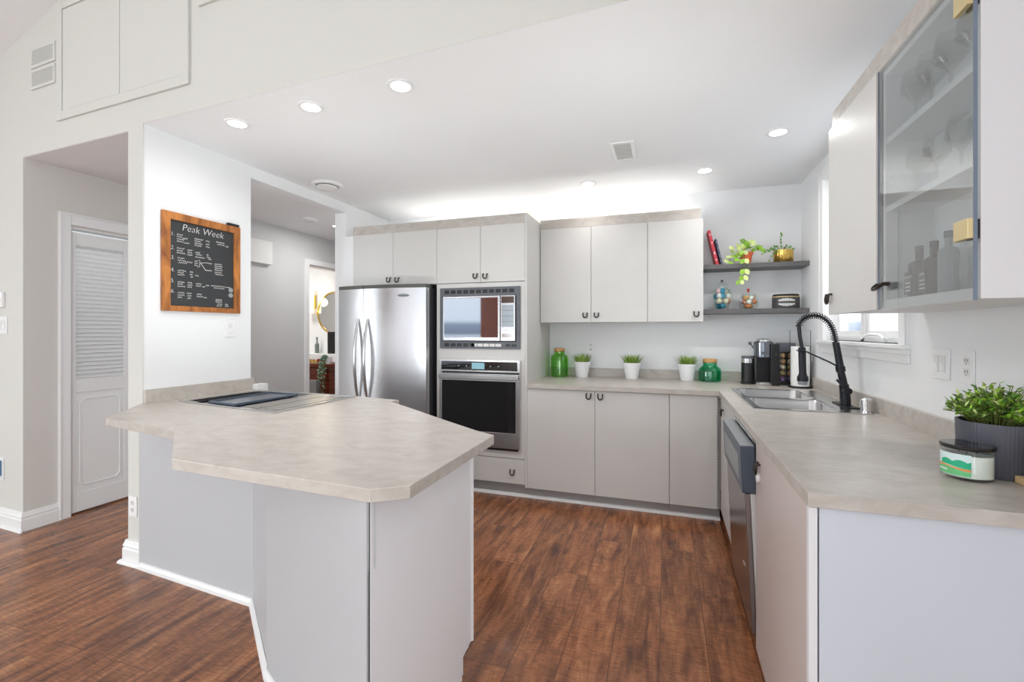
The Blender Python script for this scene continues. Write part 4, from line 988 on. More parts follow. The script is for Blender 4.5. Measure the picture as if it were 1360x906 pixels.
# ------------------------------------------------------------ things on the back worktop
def green_jar(x, y, prof, m, lidz, lidr, lab):
    o = thing('storage_jar', (x, y, CT), lab, 'jar'); z = CT+.0005
    outer = [(r, z+h) for r, h in prof]; inner = [(max(0, r-.004), z+h+(.005 if h == 0 else 0)) for r, h in prof][::-1]
    MB().lathe(outer+inner, (x, y), 36).build('body', m, o)
    MB().lathe([(0, lidz-.004), (lidr-.006, lidz-.004), (lidr-.006, lidz), (lidr, lidz), (lidr, lidz+.022), (lidr-.003, lidz+.025), (0, lidz+.025)], (x, y), 32).build('cork_lid', 'cork', o)
    MB().lathe([(lidr-.004, lidz-.008), (lidr-.001, lidz-.008), (lidr-.001, lidz-.001), (lidr-.004, lidz-.001), (lidr-.004, lidz-.008)], (x, y), 32).build('rim_seal', 'cbrown', o)
    return o
green_jar(-.930, 4.10, [(0, 0), (.072, 0), (.078, .006), (.079, .17), (.074, .188), (.052, .202), (.047, .208), (.047, .232)], 'ggreen', CT+.2335, .048, 'tall bright green glass jar with cork lid beside the oven tower')
green_jar(.336, 4.10, [(0, 0), (.078, 0), (.086, .008), (.088, .085), (.082, .105), (.058, .125), (.054, .132), (.054, .158)], 'gteal', CT+.1595, .055, 'squat teal green glass jar with cork lid at the worktop corner')
def grasspot(x, y, lab):
    o = thing('potted_grass', (x, y, CT), lab, 'plant', 'three white pots of grass on the back worktop'); z = CT+.0003
    MB().lathe([(0, z), (.050, z), (.051, z+.002), (.070, z+.118), (.075, z+.119), (.076, z+.139), (.070, z+.139), (.068, z+.128), (0, z+.126)], (x, y), 32).build('pot', 'ceramic', o)
    MB().lathe([(0, z+.1262), (.067, z+.1285), (.04, z+.133), (0, z+.134)], (x, y), 16).build('moss', 'leafd', o)
    g = MB()
    for i in range(150):
        a = random.uniform(0, 2*PI); r = .058*math.sqrt(random.random()); lean = .75*r/.058+random.uniform(-.1, .25)
        g.blade((x+r*math.cos(a), y+r*math.sin(a), z+.128), (math.cos(a)*lean*.8, math.sin(a)*lean*.8, 1), random.uniform(.05, .098), .0075, .25)
    g.build('grass_blades', 'grass', o)
    g2 = MB()
    for i in range(60):
        a = random.uniform(0, 2*PI); r = .05*math.sqrt(random.random()); lean = .6*r/.05
        g2.blade((x+r*math.cos(a), y+r*math.sin(a), z+.128), (math.cos(a)*lean*.8, math.sin(a)*lean*.8, 1), random.uniform(.05, .08), .007, .25)
    g2.build('pale_grass_blades', 'leafl', o)
    return o
g1 = grasspot(-.723, 4.10, 'white pot of short grass beside the tall green jar')
for xx, lb in ((-.290, 'white pot of short grass, the middle of three'), (.159, 'white pot of short grass beside the squat teal jar')):
    c_ = copy_tree(g1); c_.location = (xx, 4.10, CT); c_['label'] = lb; c_.rotation_euler.z = xx*5

# milk frother, coffee maker, capsule dispenser, paper towel
x, y, z = .602, 4.0, CT+.0003
mf = thing('milk_frother', (x, y, CT), 'small black cylindrical milk frother with a silver collar', 'milk frother')
MB().lathe([(0, z), (.052, z), (.053, z+.004), (.053, z+.014), (.046, z+.018), (0, z+.018)], (x, y), 32).build('base', 'black', mf)
MB().lathe([(0, z+.0182), (.047, z+.0182), (.047, z+.165), (0, z+.165)], (x, y), 32).build('jug', 'black', mf)
MB().lathe([(0, z+.1652), (.0475, z+.1652), (.0475, z+.198), (0, z+.198)], (x, y), 32).build('collar', 'steelh', mf)
MB().lathe([(0, z+.1982), (.046, z+.1982), (.046, z+.214), (.042, z+.219), (0, z+.219)], (x, y), 32).build('lid', 'gryp', mf)
MB().tube([(x+.030, y+.05, z+.012), (x+.034, y+.07, z+.006), (x+.03, y+.12, z+.004), (x+.01, y+.16, z+.004)], .003, 6).build('cord', 'black', mf)
x, y = .722, 3.99
cm = thing('coffee_maker', (x, y, CT), 'black and chrome capsule coffee maker with raised lever', 'coffee maker')
B(x+.02, x+.078, y-.10, y+.12, z, z+.315).build('water_tower', 'black', cm, bev=.006)
B(x-.062, x+.0195, y+.02, y+.12, z, z+.33).build('column', 'gryp', cm, bev=.006)
hd = MB().lathe([(0, z+.21), (.060, z+.21), (.066, z+.217), (.067, z+.325), (.06, z+.333), (0, z+.333)], (x-.020, y-.035), 32).build('brew_head', mat('smoked chrome', (128, 132, 140), .14, .9), cm)
MB().lathe([(0, z+.3332), (.05, z+.3332), (.047, z+.348), (.03, z+.355), (0, z+.356)], (x-.020, y-.035), 28).build('top_cap', 'steelh', cm)
B(x-.045, x+.0, y-.1035, y-.100, z+.235, z+.255).build('button', 'gryp', hd)
MB().tube([(x-.055, y, z+.25), (x-.085, y-.005, z+.285), (x-.105, y-.01, z+.315)], .005, 8).ball((x-.108, y-.01, z+.318), .013, 12, 8).build('lever', 'gryp', cm)
B(x-.060, x+.0195, y+.005, y+.0195, z+.02, z+.21).build('back_plate', 'black', cm)
c = MB().lathe([(0, z), (.056, z), (.058, z+.004), (.058, z+.024), (.054, z+.028), (0, z+.028)], (x-.025, y-.075), 28, sy=1.1).build('drip_tray', 'steelh', cm)
c = MB()
for i in range(7): c.box(x-.062+i*.011, x-.057+i*.011, y-.11, y-.04, z+.0282, z+.0295)
c.build('drip_grid', 'black', cm)
x, y = .868, 4.02
cd = thing('capsule_dispenser', (x, y, CT), 'clear capsule dispenser with dark top, filled with tan and purple pods', 'dispenser')
B(x-.058, x+.058, y-.05, y+.06, z, z+.02).build('base', 'black', cd, bev=.003)
B(x-.058, x+.058, y-.05, y+.06, z+.252, z+.322).build('top', 'gryp', cd, bev=.006)
B(x-.058, x+.058, y+.045, y+.06, z+.0205, z+.2515).build('back_plate', 'black', cd)
MB().box(x-.058, x+.058, y-.05, y-.047, z+.0205, z+.2515).box(x-.058, x-.055, y-.047, y+.0445, z+.0205, z+.2515).box(x+.055, x+.058, y-.047, y+.0445, z+.0205, z+.2515).build('clear_case', 'glass', cd)
B(x+.018, x+.030, y-.0535, y-.0505, z+.0205, z+.2515).build('clear_strip', 'offw', cd)
pc = {'ptan': (206, 158, 112), 'ppurple': (130, 90, 150), 'pgold': (200, 180, 120), 'pcream': (232, 216, 190)}
for k_, v_ in pc.items(): M[k_] = mat('pod '+k_[1:], v_, .25, .4)
pcn = {'ptan': 'tan', 'ppurple': 'purple', 'pgold': 'golden', 'pcream': 'cream'}
rowsn = ['bottom row', 'second row from the bottom', 'third row from the bottom', 'fourth row from the bottom', 'top row']
for i in range(5):
    for j in range(2):
        kk = ['ppurple', 'ppurple', 'pgold', 'ptan', 'pcream', 'pgold', 'ptan', 'pcream', 'ptan', 'ptan'][i*2+j]
        px, pz = x-.027+j*.054, z+.0207+.0225+i*.0455
        o = MB().lathe_dir([(0, 0), (.019, 0), (.0215, .003), (.0215, .012), (.014, .024), (.008, .028), (0, .028)], (px, y-.02, pz), (0, -1, 0), 20).build('coffee_capsule', kk, loc=(px, y-.02, pz-.02))
        tag(o, '%s coffee pod in the %s of the clear dispenser, %s' % (pcn[kk], rowsn[i], 'left' if j == 0 else 'right'), 'coffee pod', 'pods in the capsule dispenser')
x, y = .925, 3.85
pt = thing('paper_towel_holder', (x, y, CT), 'black wire paper towel holder with a round base', 'paper towel holder')
MB().lathe([(0, z), (.078, z), (.08, z+.004), (.078, z+.010), (0, z+.012)], (x, y), 32).build('base', 'blackm', pt)
MB().tube([(x, y, z+.012), (x, y, z+.415)], .005, 8).build('pole', 'blackm', pt)
MB().tube([(x-.066, y, z+.010), (x-.066, y, z+.418), (x+.066, y, z+.418), (x+.066, y, z+.010)], .0022, 6).build('wire_arm', 'blackm', pt)
tw = MB().lathe([(.018, z+.0125), (.060, z+.0125), (.060, z+.30), (.018, z+.30), (.018, z+.0125)], (x, y), 36).build('paper_towel_roll', 'towel', loc=(x, y, z+.0125))
tag(tw, 'white paper towel roll standing on the holder behind the faucet', 'paper towel')

# planter, candle, wooden stand
x, y = .900, 1.700; z = CT+.0003
pl = thing('potted_plant', (x, y, CT), 'bushy light green foliage in a charcoal ribbed planter on the sink counter', 'plant')
MB().lathe([(0, z), (.076, z), (.080, z+.004), (.084, z+.152), (.079, z+.152), (.077, z+.14), (0, z+.14)], (x, y), 240, fx=lambda a: 1+.012*abs(math.sin(30*a))).build('planter', 'ribbed', pl, sharp=60)
MB().lathe([(0, z+.1402), (.076, z+.1402), (0, z+.15)], (x, y), 20).build('soil', 'soil', pl)
st = MB(); A_, B_, C_ = MB(), MB(), MB()
for i in range(230):
    a = random.uniform(0, 2*PI); u = math.sqrt(random.random()); rx = .112*u
    tx, ty = x+rx*math.cos(a), y+rx*1.02*math.sin(a)
    if tx > RX-.012: tx = RX-.012-random.random()*.02
    tz = z+.17+.085*(1-u*u)*random.uniform(.6, 1.05)+.012*random.random()
    b0 = Vector((x+.05*u*math.cos(a), y+.05*u*math.sin(a), z+.142)); b1 = Vector((tx, ty, tz))
    st.tube([b0, b0.lerp(b1, .5)+Vector((0, 0, .012)), b1], .0011, 4)
    for k in range(9):
        t = .3+.7*k/8; p = b0.lerp(b1, t); p.z += .012*math.sin(PI*t)
        d = Vector((random.uniform(-1, 1), random.uniform(-1, 1), random.uniform(-.2, .9)))
        r_ = random.random(); (A_ if r_ < .5 else (B_ if r_ < .75 else C_)).leaf(p, d, (0, 0, 1), random.uniform(.012, .020), .0095)
st.build('stems', 'stem', pl); A_.build('leaves', 'leaf', pl); B_.build('dark_leaves', 'leafd', pl); C_.build('pale_leaves', 'leafl', pl)
x, y = .803, 1.632
cn = thing('jar_candle', (x, y, CT), 'white three-wick candle in a glass jar with black lid and green landscape label', 'candle')
MB().lathe([(0, z), (.052, z), (.056, z+.004), (.0565, z+.078), (.053, z+.084), (.050, z+.084), (.0535, z+.078), (.053, z+.008), (0, z+.008)], (x, y), 40).build('glass_jar', 'glass', cn)
MB().lathe([(0, z+.0085), (.0528, z+.0085), (.0532, z+.068), (.046, z+.066), (0, z+.066)], (x, y), 36).build('wax', 'wax', cn)
MB().lathe([(0, z+.0845), (.058, z+.0845), (.059, z+.086), (.059, z+.0935), (.057, z+.0955), (0, z+.0955)], (x, y), 40).build('lid', 'blackg', cn)
c = MB()
for k in range(3):
    a = 2*PI*k/3; c.tube([(x+.02*math.cos(a), y+.02*math.sin(a), z+.066), (x+.02*math.cos(a), y+.02*math.sin(a), z+.076)], .0012, 6)
c.build('wick', 'black', cn)
def arcpatch(mb, r, a0, a1, z0f, z1f, n=20):
    vs = []; fs = []
    for i in range(n+1):
        t = i/n; a = math.radians(a0+(a1-a0)*t); zz0 = z0f(t) if callable(z0f) else z0f; zz1 = z1f(t) if callable(z1f) else z1f
        for rr in (r, r+.0004): vs += [(x+rr*math.cos(a), y+rr*math.sin(a), zz0), (x+rr*math.cos(a), y+rr*math.sin(a), zz1)]
    for i in range(n):
        b = 4*i; fs += [(b+2, b+6, b+7, b+3), (b, b+1, b+5, b+4), (b+1, b+3, b+7, b+5), (b, b+4, b+6, b+2)]
    fs += [(0, 2, 3, 1), (4*n, 4*n+1, 4*n+3, 4*n+2)]
    return mb.add(vs, fs, True)
lb = arcpatch(MB(), .0567, -195, -108, z+.012, z+.072).build('paper_label', mat('pale blue sky paper', (214, 232, 230), .6), cn)
arcpatch(MB(), .0572, -195, -108.5, z+.013, lambda t: z+.030+.004*math.sin(5*t)).build('label_meadow', mat('meadow green ink', (110, 196, 130), .6), lb)
arcpatch(MB(), .0572, -195, -108.5, lambda t: z+.0305+.004*math.sin(5*t), lambda t: z+.036+.003*math.sin(4*t+1)).build('label_stripe', mat('orange ink', (224, 150, 80), .6), lb)
arcpatch(MB(), .0572, -180, -108.5, lambda t: z+.0365+.003*math.sin(4*t+1), lambda t: z+.050+.006*abs(math.sin(7*t))).build('label_hills', mat('emerald ink', (40, 176, 130), .6), lb)
arcpatch(MB(), .0578, -190, -160, z+.022, z+.026).build('label_script', 'chalkw', lb)
ws = thing('wooden_stand', (.945, 1.575, CT), 'small pale wooden stand with an upright round slice at the right frame edge', 'stand')
B(.897, .985, 1.53, 1.618, z, z+.020).build('base', 'tanwood', ws, bev=.003)
MB().lathe_dir([(0, 0), (.047, 0), (.05, .003), (.05, .013), (.047, .016), (0, .016)], (.962, 1.568, z+.0205+.050), (0, -1, 0), 40).build('round_slice', 'tanwood', ws)

# ------------------------------------------------------------ chalkboard
cb = thing('chalkboard', (LX+.01, 2.16, 1.457), 'wood-framed chalkboard menu headed Peak Week on the white wall', 'chalkboard')
fx0, fx1 = LX+.001, LX+.022
y0, y1, z0, z1 = 1.901, 2.418, 1.457, 2.052
fw = .045
f = MB(); f.box(fx0, fx1, y0, y0+fw, z0, z1).box(fx0, fx1, y1-fw, y1, z0, z1).box(fx0, fx1, y0+fw, y1-fw, z1-fw, z1).box(fx0, fx1, y0+fw, y1-fw, z0, z0+fw*.72)
f.build('frame', 'frame', cb, bev=.002)
sl = B(fx0, fx0+.008, y0+fw, y1-fw, z0+fw*.72, z1-fw).build('slate', 'chalk', cb)
tx = fx0+.0084
sb = lambda a: 1.901+(a-95)/(715-95)*(2.418-1.901)                    # across the board
# board heights measured along each column (perspective removed)
def bz(v): return z1-(v)*(z1-z0)
text_mesh('lettering', 'Peak Week', .060, (tx, 2.02, bz(.165)), (0, 1, 0), (0, 0, 1), 'chalkw', sl, shear=.18, spacing=1.0, off_=-.0012)
for k, v in enumerate((.235, .375, .475, .60, .71, .815)):
    text_mesh('lettering', '%d.' % (k+1), .034, (tx, 1.953, bz(v)), (0, 1, 0), (0, 0, 1), 'chalkw', sl, shear=.1, off_=-.0006)
sc = MB()
def scrib(y, v, w):
    "a short illegible run of handwriting"
    n = max(4, int(w/.006)); pts = []
    for i in range(n+1):
        pts.append((tx+.0008, y+w*i/n, bz(v)+(.0045 if i % 2 else -.003)*random.uniform(.5, 1.3)))
    sc.tube(pts, .0015, 4)
rows = [(1.99, .215, .035), (1.99, .238, .03), (2.025, .245, .03), (1.99, .262, .045), (1.99, .284, .04), (2.035, .290, .03), (2.10, .225, .055), (2.10, .248, .04), (2.10, .272, .05), (2.10, .296, .045), (2.175, .228, .025), (2.175, .262, .022), (2.175, .290, .025),
        (2.245, .215, .06), (2.255, .240, .05), (2.315, .247, .02),
        (1.99, .355, .045), (2.055, .358, .03), (1.99, .380, .035), (2.055, .384, .028), (1.99, .402, .05), (2.055, .408, .03), (2.105, .37, .03), (2.11, .392, .035), (2.105, .418, .06), (2.18, .375, .012), (2.18, .402, .022), (2.19, .42, .022),
        (1.995, .455, .04), (1.995, .478, .05), (2.05, .485, .035), (2.0, .50, .05), (2.10, .462, .02), (2.10, .485, .02), (2.10, .508, .02), (2.17, .465, .045), (2.235, .462, .05), (2.235, .484, .055), (2.235, .506, .05), (2.235, .528, .055), (2.235, .552, .05), (2.24, .576, .055), (2.17, .545, .045),
        (1.995, .582, .05), (1.995, .604, .035), (1.995, .626, .04), (2.07, .585, .02), (2.07, .612, .016), (2.075, .636, .014), (2.105, .616, .02),
        (1.995, .70, .04), (1.995, .722, .03), (1.995, .744, .045), (2.055, .70, .028), (2.055, .722, .03), (2.055, .744, .026), (2.11, .70, .035), (2.11, .724, .03), (2.15, .728, .018), (2.175, .71, .022), (2.21, .705, .10), (2.315, .708, .035), (2.23, .728, .075),
        (1.995, .81, .04), (1.995, .834, .04), (1.995, .858, .025), (2.05, .81, .03), (2.055, .836, .025), (2.055, .862, .02), (2.115, .812, .03), (2.115, .836, .04), (2.16, .842, .02),
        (2.25, .868, .03), (2.255, .905, .035), (2.25, .925, .035), (2.31, .903, .02), (2.31, .922, .025)]
for r_ in rows: scrib(*r_)
for P in ([(2.125, .445), (2.135, .45), (2.132, .515), (2.12, .522)], [(2.14, .475), (2.165, .465)], [(2.14, .475), (2.17, .54)], [(2.245, .852), (2.285, .852), (2.285, .884), (2.245, .884), (2.245, .852)]):
    sc.tube([(tx+.0008, a, bz(v)) for a, v in P], .0014, 4)
sc.build('chalk_writing', 'chalkw', sl)
for zz, lb in ((1.613, 'upper grey round magnet on the chalkboard corner'), (1.578, 'lower grey round magnet on the chalkboard corner')):
    o = MB().lathe_dir([(0, 0), (.0155, 0), (.0155, .007), (.013, .009), (0, .009)], (fx0+.0082, 2.350, zz), (1, 0, 0), 24).build('magnet', 'grypl', loc=(fx0+.0082, 2.350, zz)); tag(o, lb, 'magnet')
tag(B(LX+.001, LX+.021, 2.325, 2.41, 2.0525, 2.070).build('chalk_marker', 'black', loc=(LX+.01, 2.36, 2.0525), bev=.002), 'black marker lying on top of the chalkboard frame', 'marker')

# ------------------------------------------------------------ switches, outlets, vents, detectors
def plate(name, lab, cat, o, ux, n, w, h, kind, gang=1):
    "wall plate centred at o, lying in the plane with horizontal axis ux and outward normal n"
    t = thing(name, o, lab, cat); o, ux, n = Vector(o), Vector(ux), Vector(n); uz = Vector((0, 0, 1))
    MB().frame(o, ux, n, uz, -w/2, w/2, .0008, .006, -h/2, h/2).build('plate', 'white', t, bev=.0015)
    for g in range(gang):
        gx = (g-(gang-1)/2)*.046
        if kind == 'switch':
            MB().frame(o, ux, n, uz, gx-.0165, gx+.0165, .006, .0085, -.033, .033).build('rocker', 'offw', t, bev=.001)
            MB().frame(o, ux, n, uz, gx-.012, gx+.012, .0085, .0115, -.028, .002).build('paddle', 'white', t, bev=.001)
        else:
            s_ = MB(); hol = MB()
            for zz in (-.020, .020):
                s_.frame(o, ux, n, uz, gx-.016, gx+.016, .006, .0075, zz-.014, zz+.014)
                hol.frame(o, ux, n, uz, gx-.008, gx-.005, .0075, .0082, zz-.002, zz+.008).frame(o, ux, n, uz, gx+.005, gx+.008, .0075, .0082, zz-.002, zz+.008).frame(o, ux, n, uz, gx-.002, gx+.002, .0075, .0082, zz-.010, zz-.006)
            s_.build('socket', 'offw', t, bev=.001); hol.build('slots', 'gryp', t)
    return t
plate('light_switch', 'single white light switch below the chalkboard', 'switch', (LX, 2.352, 1.355), (0, 1, 0), (1, 0, 0), .075, .12, 'switch')
plate('light_switch', 'double white light switch plate on the sink wall above the candle', 'switch', (RX, 2.235, 1.208), (0, -1, 0), (-1, 0, 0), .125, .12, 'switch', 2)
plate('outlet', 'white outlet plate beside the double switch on the sink wall', 'outlet', (RX, 2.065, 1.208), (0, -1, 0), (-1, 0, 0), .080, .12, 'outlet')
plate('outlet', 'white outlet on the back wall above the first grass pot', 'outlet', (-.663, BY, 1.188), (1, 0, 0), (0, -1, 0), .07, .115, 'outlet')
pg = plate('outlet', 'white outlet behind the paper towel roll with black plug', 'outlet', (RX, 3.95, 1.17), (0, -1, 0), (-1, 0, 0), .07, .115, 'outlet')
tag(B(RX-.04, RX-.009, 3.93, 3.965, 1.185, 1.225).build('power_plug', 'black', loc=(RX-.009, 3.95, 1.185), bev=.004), 'black plug in the outlet behind the paper towel roll', 'plug')
gn = Vector((-.045, -1, 0)).normalized(); gu = Vector((1, -.045, 0)).normalized()
plate('outlet', 'white outlet low on the end of the chalkboard wall', 'outlet', (-2.915, gy(-2.915), .327), gu, gn, .07, .115, 'outlet')
plate('light_switch', 'white light switch on the wall at the far left edge', 'switch', (-4.325, gy(-4.325), 1.377), gu, gn, .115, .12, 'switch', 2)
th = thing('thermostat', (-4.335, gy(-4.335), 1.55), 'white thermostat with a gold dial above the switch at the left edge', 'thermostat')
o_ = Vector((-4.335, gy(-4.335), 1.55))
MB().frame(o_, gu, gn, (0, 0, 1), -.037, .037, .0005, .02, -.052, .052).build('housing', 'white', th, bev=.003)
MB().lathe_dir([(0, 0), (.022, 0), (.022, .008), (.018, .011), (0, .011)], o_+gn*.0205+Vector((0, 0, .0)), gn, 24).build('dial', 'gold', th)
nl = thing('night_light', (-4.345, gy(-4.345), .39), 'white plug-in night light with blue face low on the left wall', 'night light')
o_ = Vector((-4.345, gy(-4.345), .39))
MB().frame(o_, gu, gn, (0, 0, 1), -.035, .037, .0005, .008, -.08, .075).build('plate', 'white', nl, bev=.002)
MB().frame(o_, gu, gn, (0, 0, 1), -.02, .022, .008, .03, -.045, .06).build('face', mat('blue plastic', (92, 128, 158), .3), nl, bev=.004)

def recessed(x, y, lab, w=4.0, sp=165):
    t = thing('recessed_light', (x, y, CZ), lab, 'ceiling light', 'recessed lights in the kitchen ceiling')
    MB().lathe([(.047, CZ), (.066, CZ), (.066, CZ-.005), (.060, CZ-.007), (.047, CZ-.004), (.047, CZ)], (x, y), 32).build('trim_ring', 'white', t)
    MB().lathe([(0, CZ-.0035), (.0465, CZ-.0035), (.0465, CZ-.0012), (0, CZ-.0012)], (x, y), 32).build('lens', 'light', t)
    li = bpy.data.lights.new('recessed lamp', 'AREA'); li.shape = 'DISK'; li.size = .09; li.energy = w; li.color = (1, .98, .96); li.spread = math.radians(sp)
    lo = bpy.data.objects.new('lamp', li); COL.objects.link(lo); lo.parent = t; lo.location = (0, 0, -.012)
recessed(-2.324, 1.979, 'lit recessed light nearest the chalkboard wall', 1.5)
recessed(-1.783, 1.957, 'lit recessed light, middle of the row of three over the peninsula')
recessed(-1.22, 1.926, 'largest lit recessed light, right end of the row over the peninsula', 6)
recessed(-.601, 3.682, 'lit recessed light above the two-door wall cabinet', .8, 110)
recessed(.264, 3.653, 'lit recessed light in front of the single-door wall cabinet', .8, 110)
recessed(.627, 3.087, 'lit recessed light over the sink', 6)
x, y = -2.60, 3.03
rv = thing('round_vent', (x, y, CZ), 'round white ceiling vent near the hall opening', 'vent')
MB().lathe([(.10, CZ-.001), (.122, CZ-.001), (.122, CZ-.006), (.112, CZ-.016), (.092, CZ-.018), (.086, CZ-.010), (.086, CZ-.001)], (x, y), 40).build('ring', 'white', rv)
MB().lathe([(0, CZ-.034), (.05, CZ-.034), (.075, CZ-.028), (.078, CZ-.022), (.06, CZ-.016), (0, CZ-.016)], (x, y), 40).build('disc', 'white', rv)
MB().tube([(x, y, CZ-.016), (x, y, CZ-.001)], .01, 8).build('stem', 'gryp', rv)
sv = thing('square_vent', (-.27, 3.09, CZ), 'white louvred rectangular grille in the middle of the kitchen ceiling', 'vent')
MB().prism([(-.345, 2.93), (-.195, 2.93), (-.195, 3.255), (-.345, 3.255)], CZ-.008, CZ-.0005, [[(-.322, 2.955), (-.218, 2.955), (-.218, 3.23), (-.322, 3.23)]]).build('frame', 'white', sv, bev=.002)
c = MB()
for i in range(14): c.frame((0, 2.965+i*.0192, CZ-.0045), (1, 0, 0), Vector((0, 1, .2)).normalized(), Vector((0, -.2, 1)).normalized(), -.322, -.218, -.0105, .0105, -.001, .001)
c.build('slats', 'offw', sv)
# return air grilles high on the gable wall
for za, zb, lb in ((3.058, 3.187, 'upper small white air grille beside the attic doors'), (2.918, 3.045, 'lower small white air grille beside the attic doors')):
    g_ = thing('air_grille', (-3.82, gy(-3.82), za), lb, 'vent')
    f = MB(); gbox(f, -3.965, -3.69, za, za+.018, .010); gbox(f, -3.965, -3.69, zb-.018, zb, .010); gbox(f, -3.965, -3.945, za+.018, zb-.018, .010); gbox(f, -3.71, -3.69, za+.018, zb-.018, .010)
    f.build('frame', 'gable', g_, bev=.001)
    f = MB(); gbox(f, -3.945, -3.71, za+.018, zb-.018, .003); f.build('duct', mat('grey duct', (150, 150, 148), .8), g_)
    f = MB()
    for i in range(26): a = -3.943+i*.009; gbox(f, a, a+.004, za+.018, zb-.018, .008, -.003)
    f.build('slats', 'gable', g_)
# hall ceiling: smoke detector and a recessed lamp; chime box on the hall wall
x, y = -3.49, 3.82
sd = thing('smoke_detector', (x, y, 2.495), 'white round smoke detector on the hall ceiling', 'smoke detector')
MB().lathe([(0, 2.463), (.05, 2.463), (.058, 2.470), (.060, 2.478), (0, 2.478)], (x, y), 28).build('cover', 'offw', sd)
MB().lathe([(0, 2.4782), (.072, 2.4782), (.075, 2.482), (.075, 2.4945), (0, 2.4945)], (x, y), 28).build('base', 'white', sd)
x, y = -3.45, 4.18
hl = thing('recessed_light', (x, y, 2.495), 'lit recessed light in the hall ceiling beyond the chalkboard', 'ceiling light')
MB().lathe([(.047, 2.4945), (.066, 2.4945), (.066, 2.490), (.047, 2.491), (.047, 2.4945)], (x, y), 28).build('trim_ring', 'white', hl)
MB().lathe([(0, 2.4915), (.0465, 2.4915), (.0465, 2.494), (0, 2.494)], (x, y), 28).build('lens', 'light', hl)
li = bpy.data.lights.new('hall lamp', 'AREA'); li.shape = 'DISK'; li.size = .09; li.energy = 7.4; li.color = (1, .99, .98)
lo = bpy.data.objects.new('lamp', li); COL.objects.link(lo); lo.parent = hl; lo.location = (0, 0, -.012)
cx_ = thing('door_chime', (HX, 3.70, 2.05), 'white boxy door chime high on the grey hall wall', 'door chime')
B(HX+.0005, HX+.008, 3.54, 3.85, 2.055, 2.29).build('backplate', 'white', cx_)
B(HX+.0085, HX+.05, 3.535, 3.858, 2.048, 2.293).build('cover', mat('textured white cover', (232, 232, 230), .6, bump=.8, bscale=60), cx_, bev=.003)

# ------------------------------------------------------------ bathroom seen through the hall door
by = 5.45
va = thing('bathroom_vanity', (-5.0, 5.2, 0), 'reddish wood bathroom vanity with a white top, seen through the doorway', 'vanity')
vb = MB().box(-5.75, -4.25, 4.99, by-.002, .08, .86).build('body', 'redwood', va, bev=.003)
c = MB()
for a in (-5.73, -5.24, -4.75): c.box(a, a+.47, 4.968, 4.988, .64, .84)
c.build('drawer', 'redwood', va, bev=.003)
c = MB()
for a in (-5.73, -5.24, -4.75): c.box(a, a+.47, 4.968, 4.988, .36, .625); c.box(a, a+.47, 4.968, 4.988, .10, .345)
c.build('lower_drawer', 'redwood', va, bev=.003)
c = MB()
for a in (-5.58, -5.09, -4.60):
    for zz in (.74, .49, .22): c.tube([(a-.07, 4.966, zz), (a-.07, 4.945, zz), (a+.09, 4.945, zz), (a+.09, 4.966, zz)], .005, 6)
c.build('handle', 'chrome', va)
MB().box(-5.78, -4.22, 4.95, by-.002, .862, .90).build('top', 'redwood', va, bev=.003)
B(-5.7, -4.3, 5.22, by-.002, .902, 1.02).build('raised_ledge', 'ceramic', va, bev=.006)
B(-5.75, -4.25, 5.05, by-.002, 0, .08).build('toe_kick', 'black', va)
mr = thing('round_mirror', (-4.52, by, 1.6), 'round gold-framed mirror on the bathroom wall', 'mirror')
MB().lathe_dir([(.285, .001), (.305, .001), (.305, .022), (.285, .022), (.285, .001)], (-4.53, by, 1.60), (0, -1, 0), 48).build('frame', 'gold', mr)
MB().lathe_dir([(0, .001), (.2845, .001), (.2845, .014), (0, .014)], (-4.53, by, 1.60), (0, -1, 0), 48).build('mirror_glass', mat('mirror silver', (225, 225, 222), .02, 1.), mr)
MB().tube([(-4.84, by-.002, 1.6), (-4.84, by-.03, 1.6)], .012, 10).build('pivot', 'gold', mr)
scn = thing('wall_sconce', (-4.91, by, 1.62), 'warm glowing wall sconce beside the round mirror', 'wall light')
MB().lathe([(0, 1.60), (.055, 1.60), (.062, 1.95), (0, 1.95)], (-4.91, by-.09), 24).build('shade', 'sconce', scn)
MB().box(-4.95, -4.87, by-.02, by-.001, 1.66, 1.86).tube([(-4.91, by-.02, 1.76), (-4.91, by-.09, 1.76)], .008, 8).build('bracket', 'gold', scn)
li = bpy.data.lights.new('sconce lamp', 'POINT'); li.energy = 2.5; li.color = (1, .85, .65); li.shadow_soft_size = .06
lo = bpy.data.objects.new('lamp', li); COL.objects.link(lo); lo.parent = scn; lo.location = (0, -.22, .15)
li = bpy.data.lights.new('bathroom fill lamp', 'AREA'); li.size = .5; li.energy = 14; li.color = (1, .97, .93)  # unseen overhead lamp added to light the bathroom
bl = thing('added_fill_lamp', (-5.1, 4.5, 2.5), 'unseen flush ceiling lamp added to brighten the bathroom', 'ceiling light')
MB().lathe([(0, 2.44), (.14, 2.445), (.17, 2.47), (.17, 2.4995), (0, 2.4995)], (-5.1, 4.5), 28).build('shade', 'light', bl)
lo = bpy.data.objects.new('lamp', li); COL.objects.link(lo); lo.parent = bl; lo.location = (0, 0, -.075)
o = MB().lathe([(0, 1.0205), (.03, 1.0205), (.03, 1.15), (.012, 1.175), (.010, 1.22), (.014, 1.225), (.014, 1.25), (0, 1.25)], (-4.794, 5.38), 20).build('soap_bottle', mat('grey tinted bottle', (120, 130, 124), .15), loc=(-4.794, 5.38, 1.0205)); tag(o, 'slim grey bottle standing on the white bathroom ledge', 'bottle')
tr = thing('storage_tray', (-4.655, 5.10, .9003), 'clear tray of small gold and white jars on the bathroom vanity', 'tray')
MB().box(-4.80, -4.51, 5.02, 5.16, .9003, .905).build('base', 'glass', tr)
c = MB()
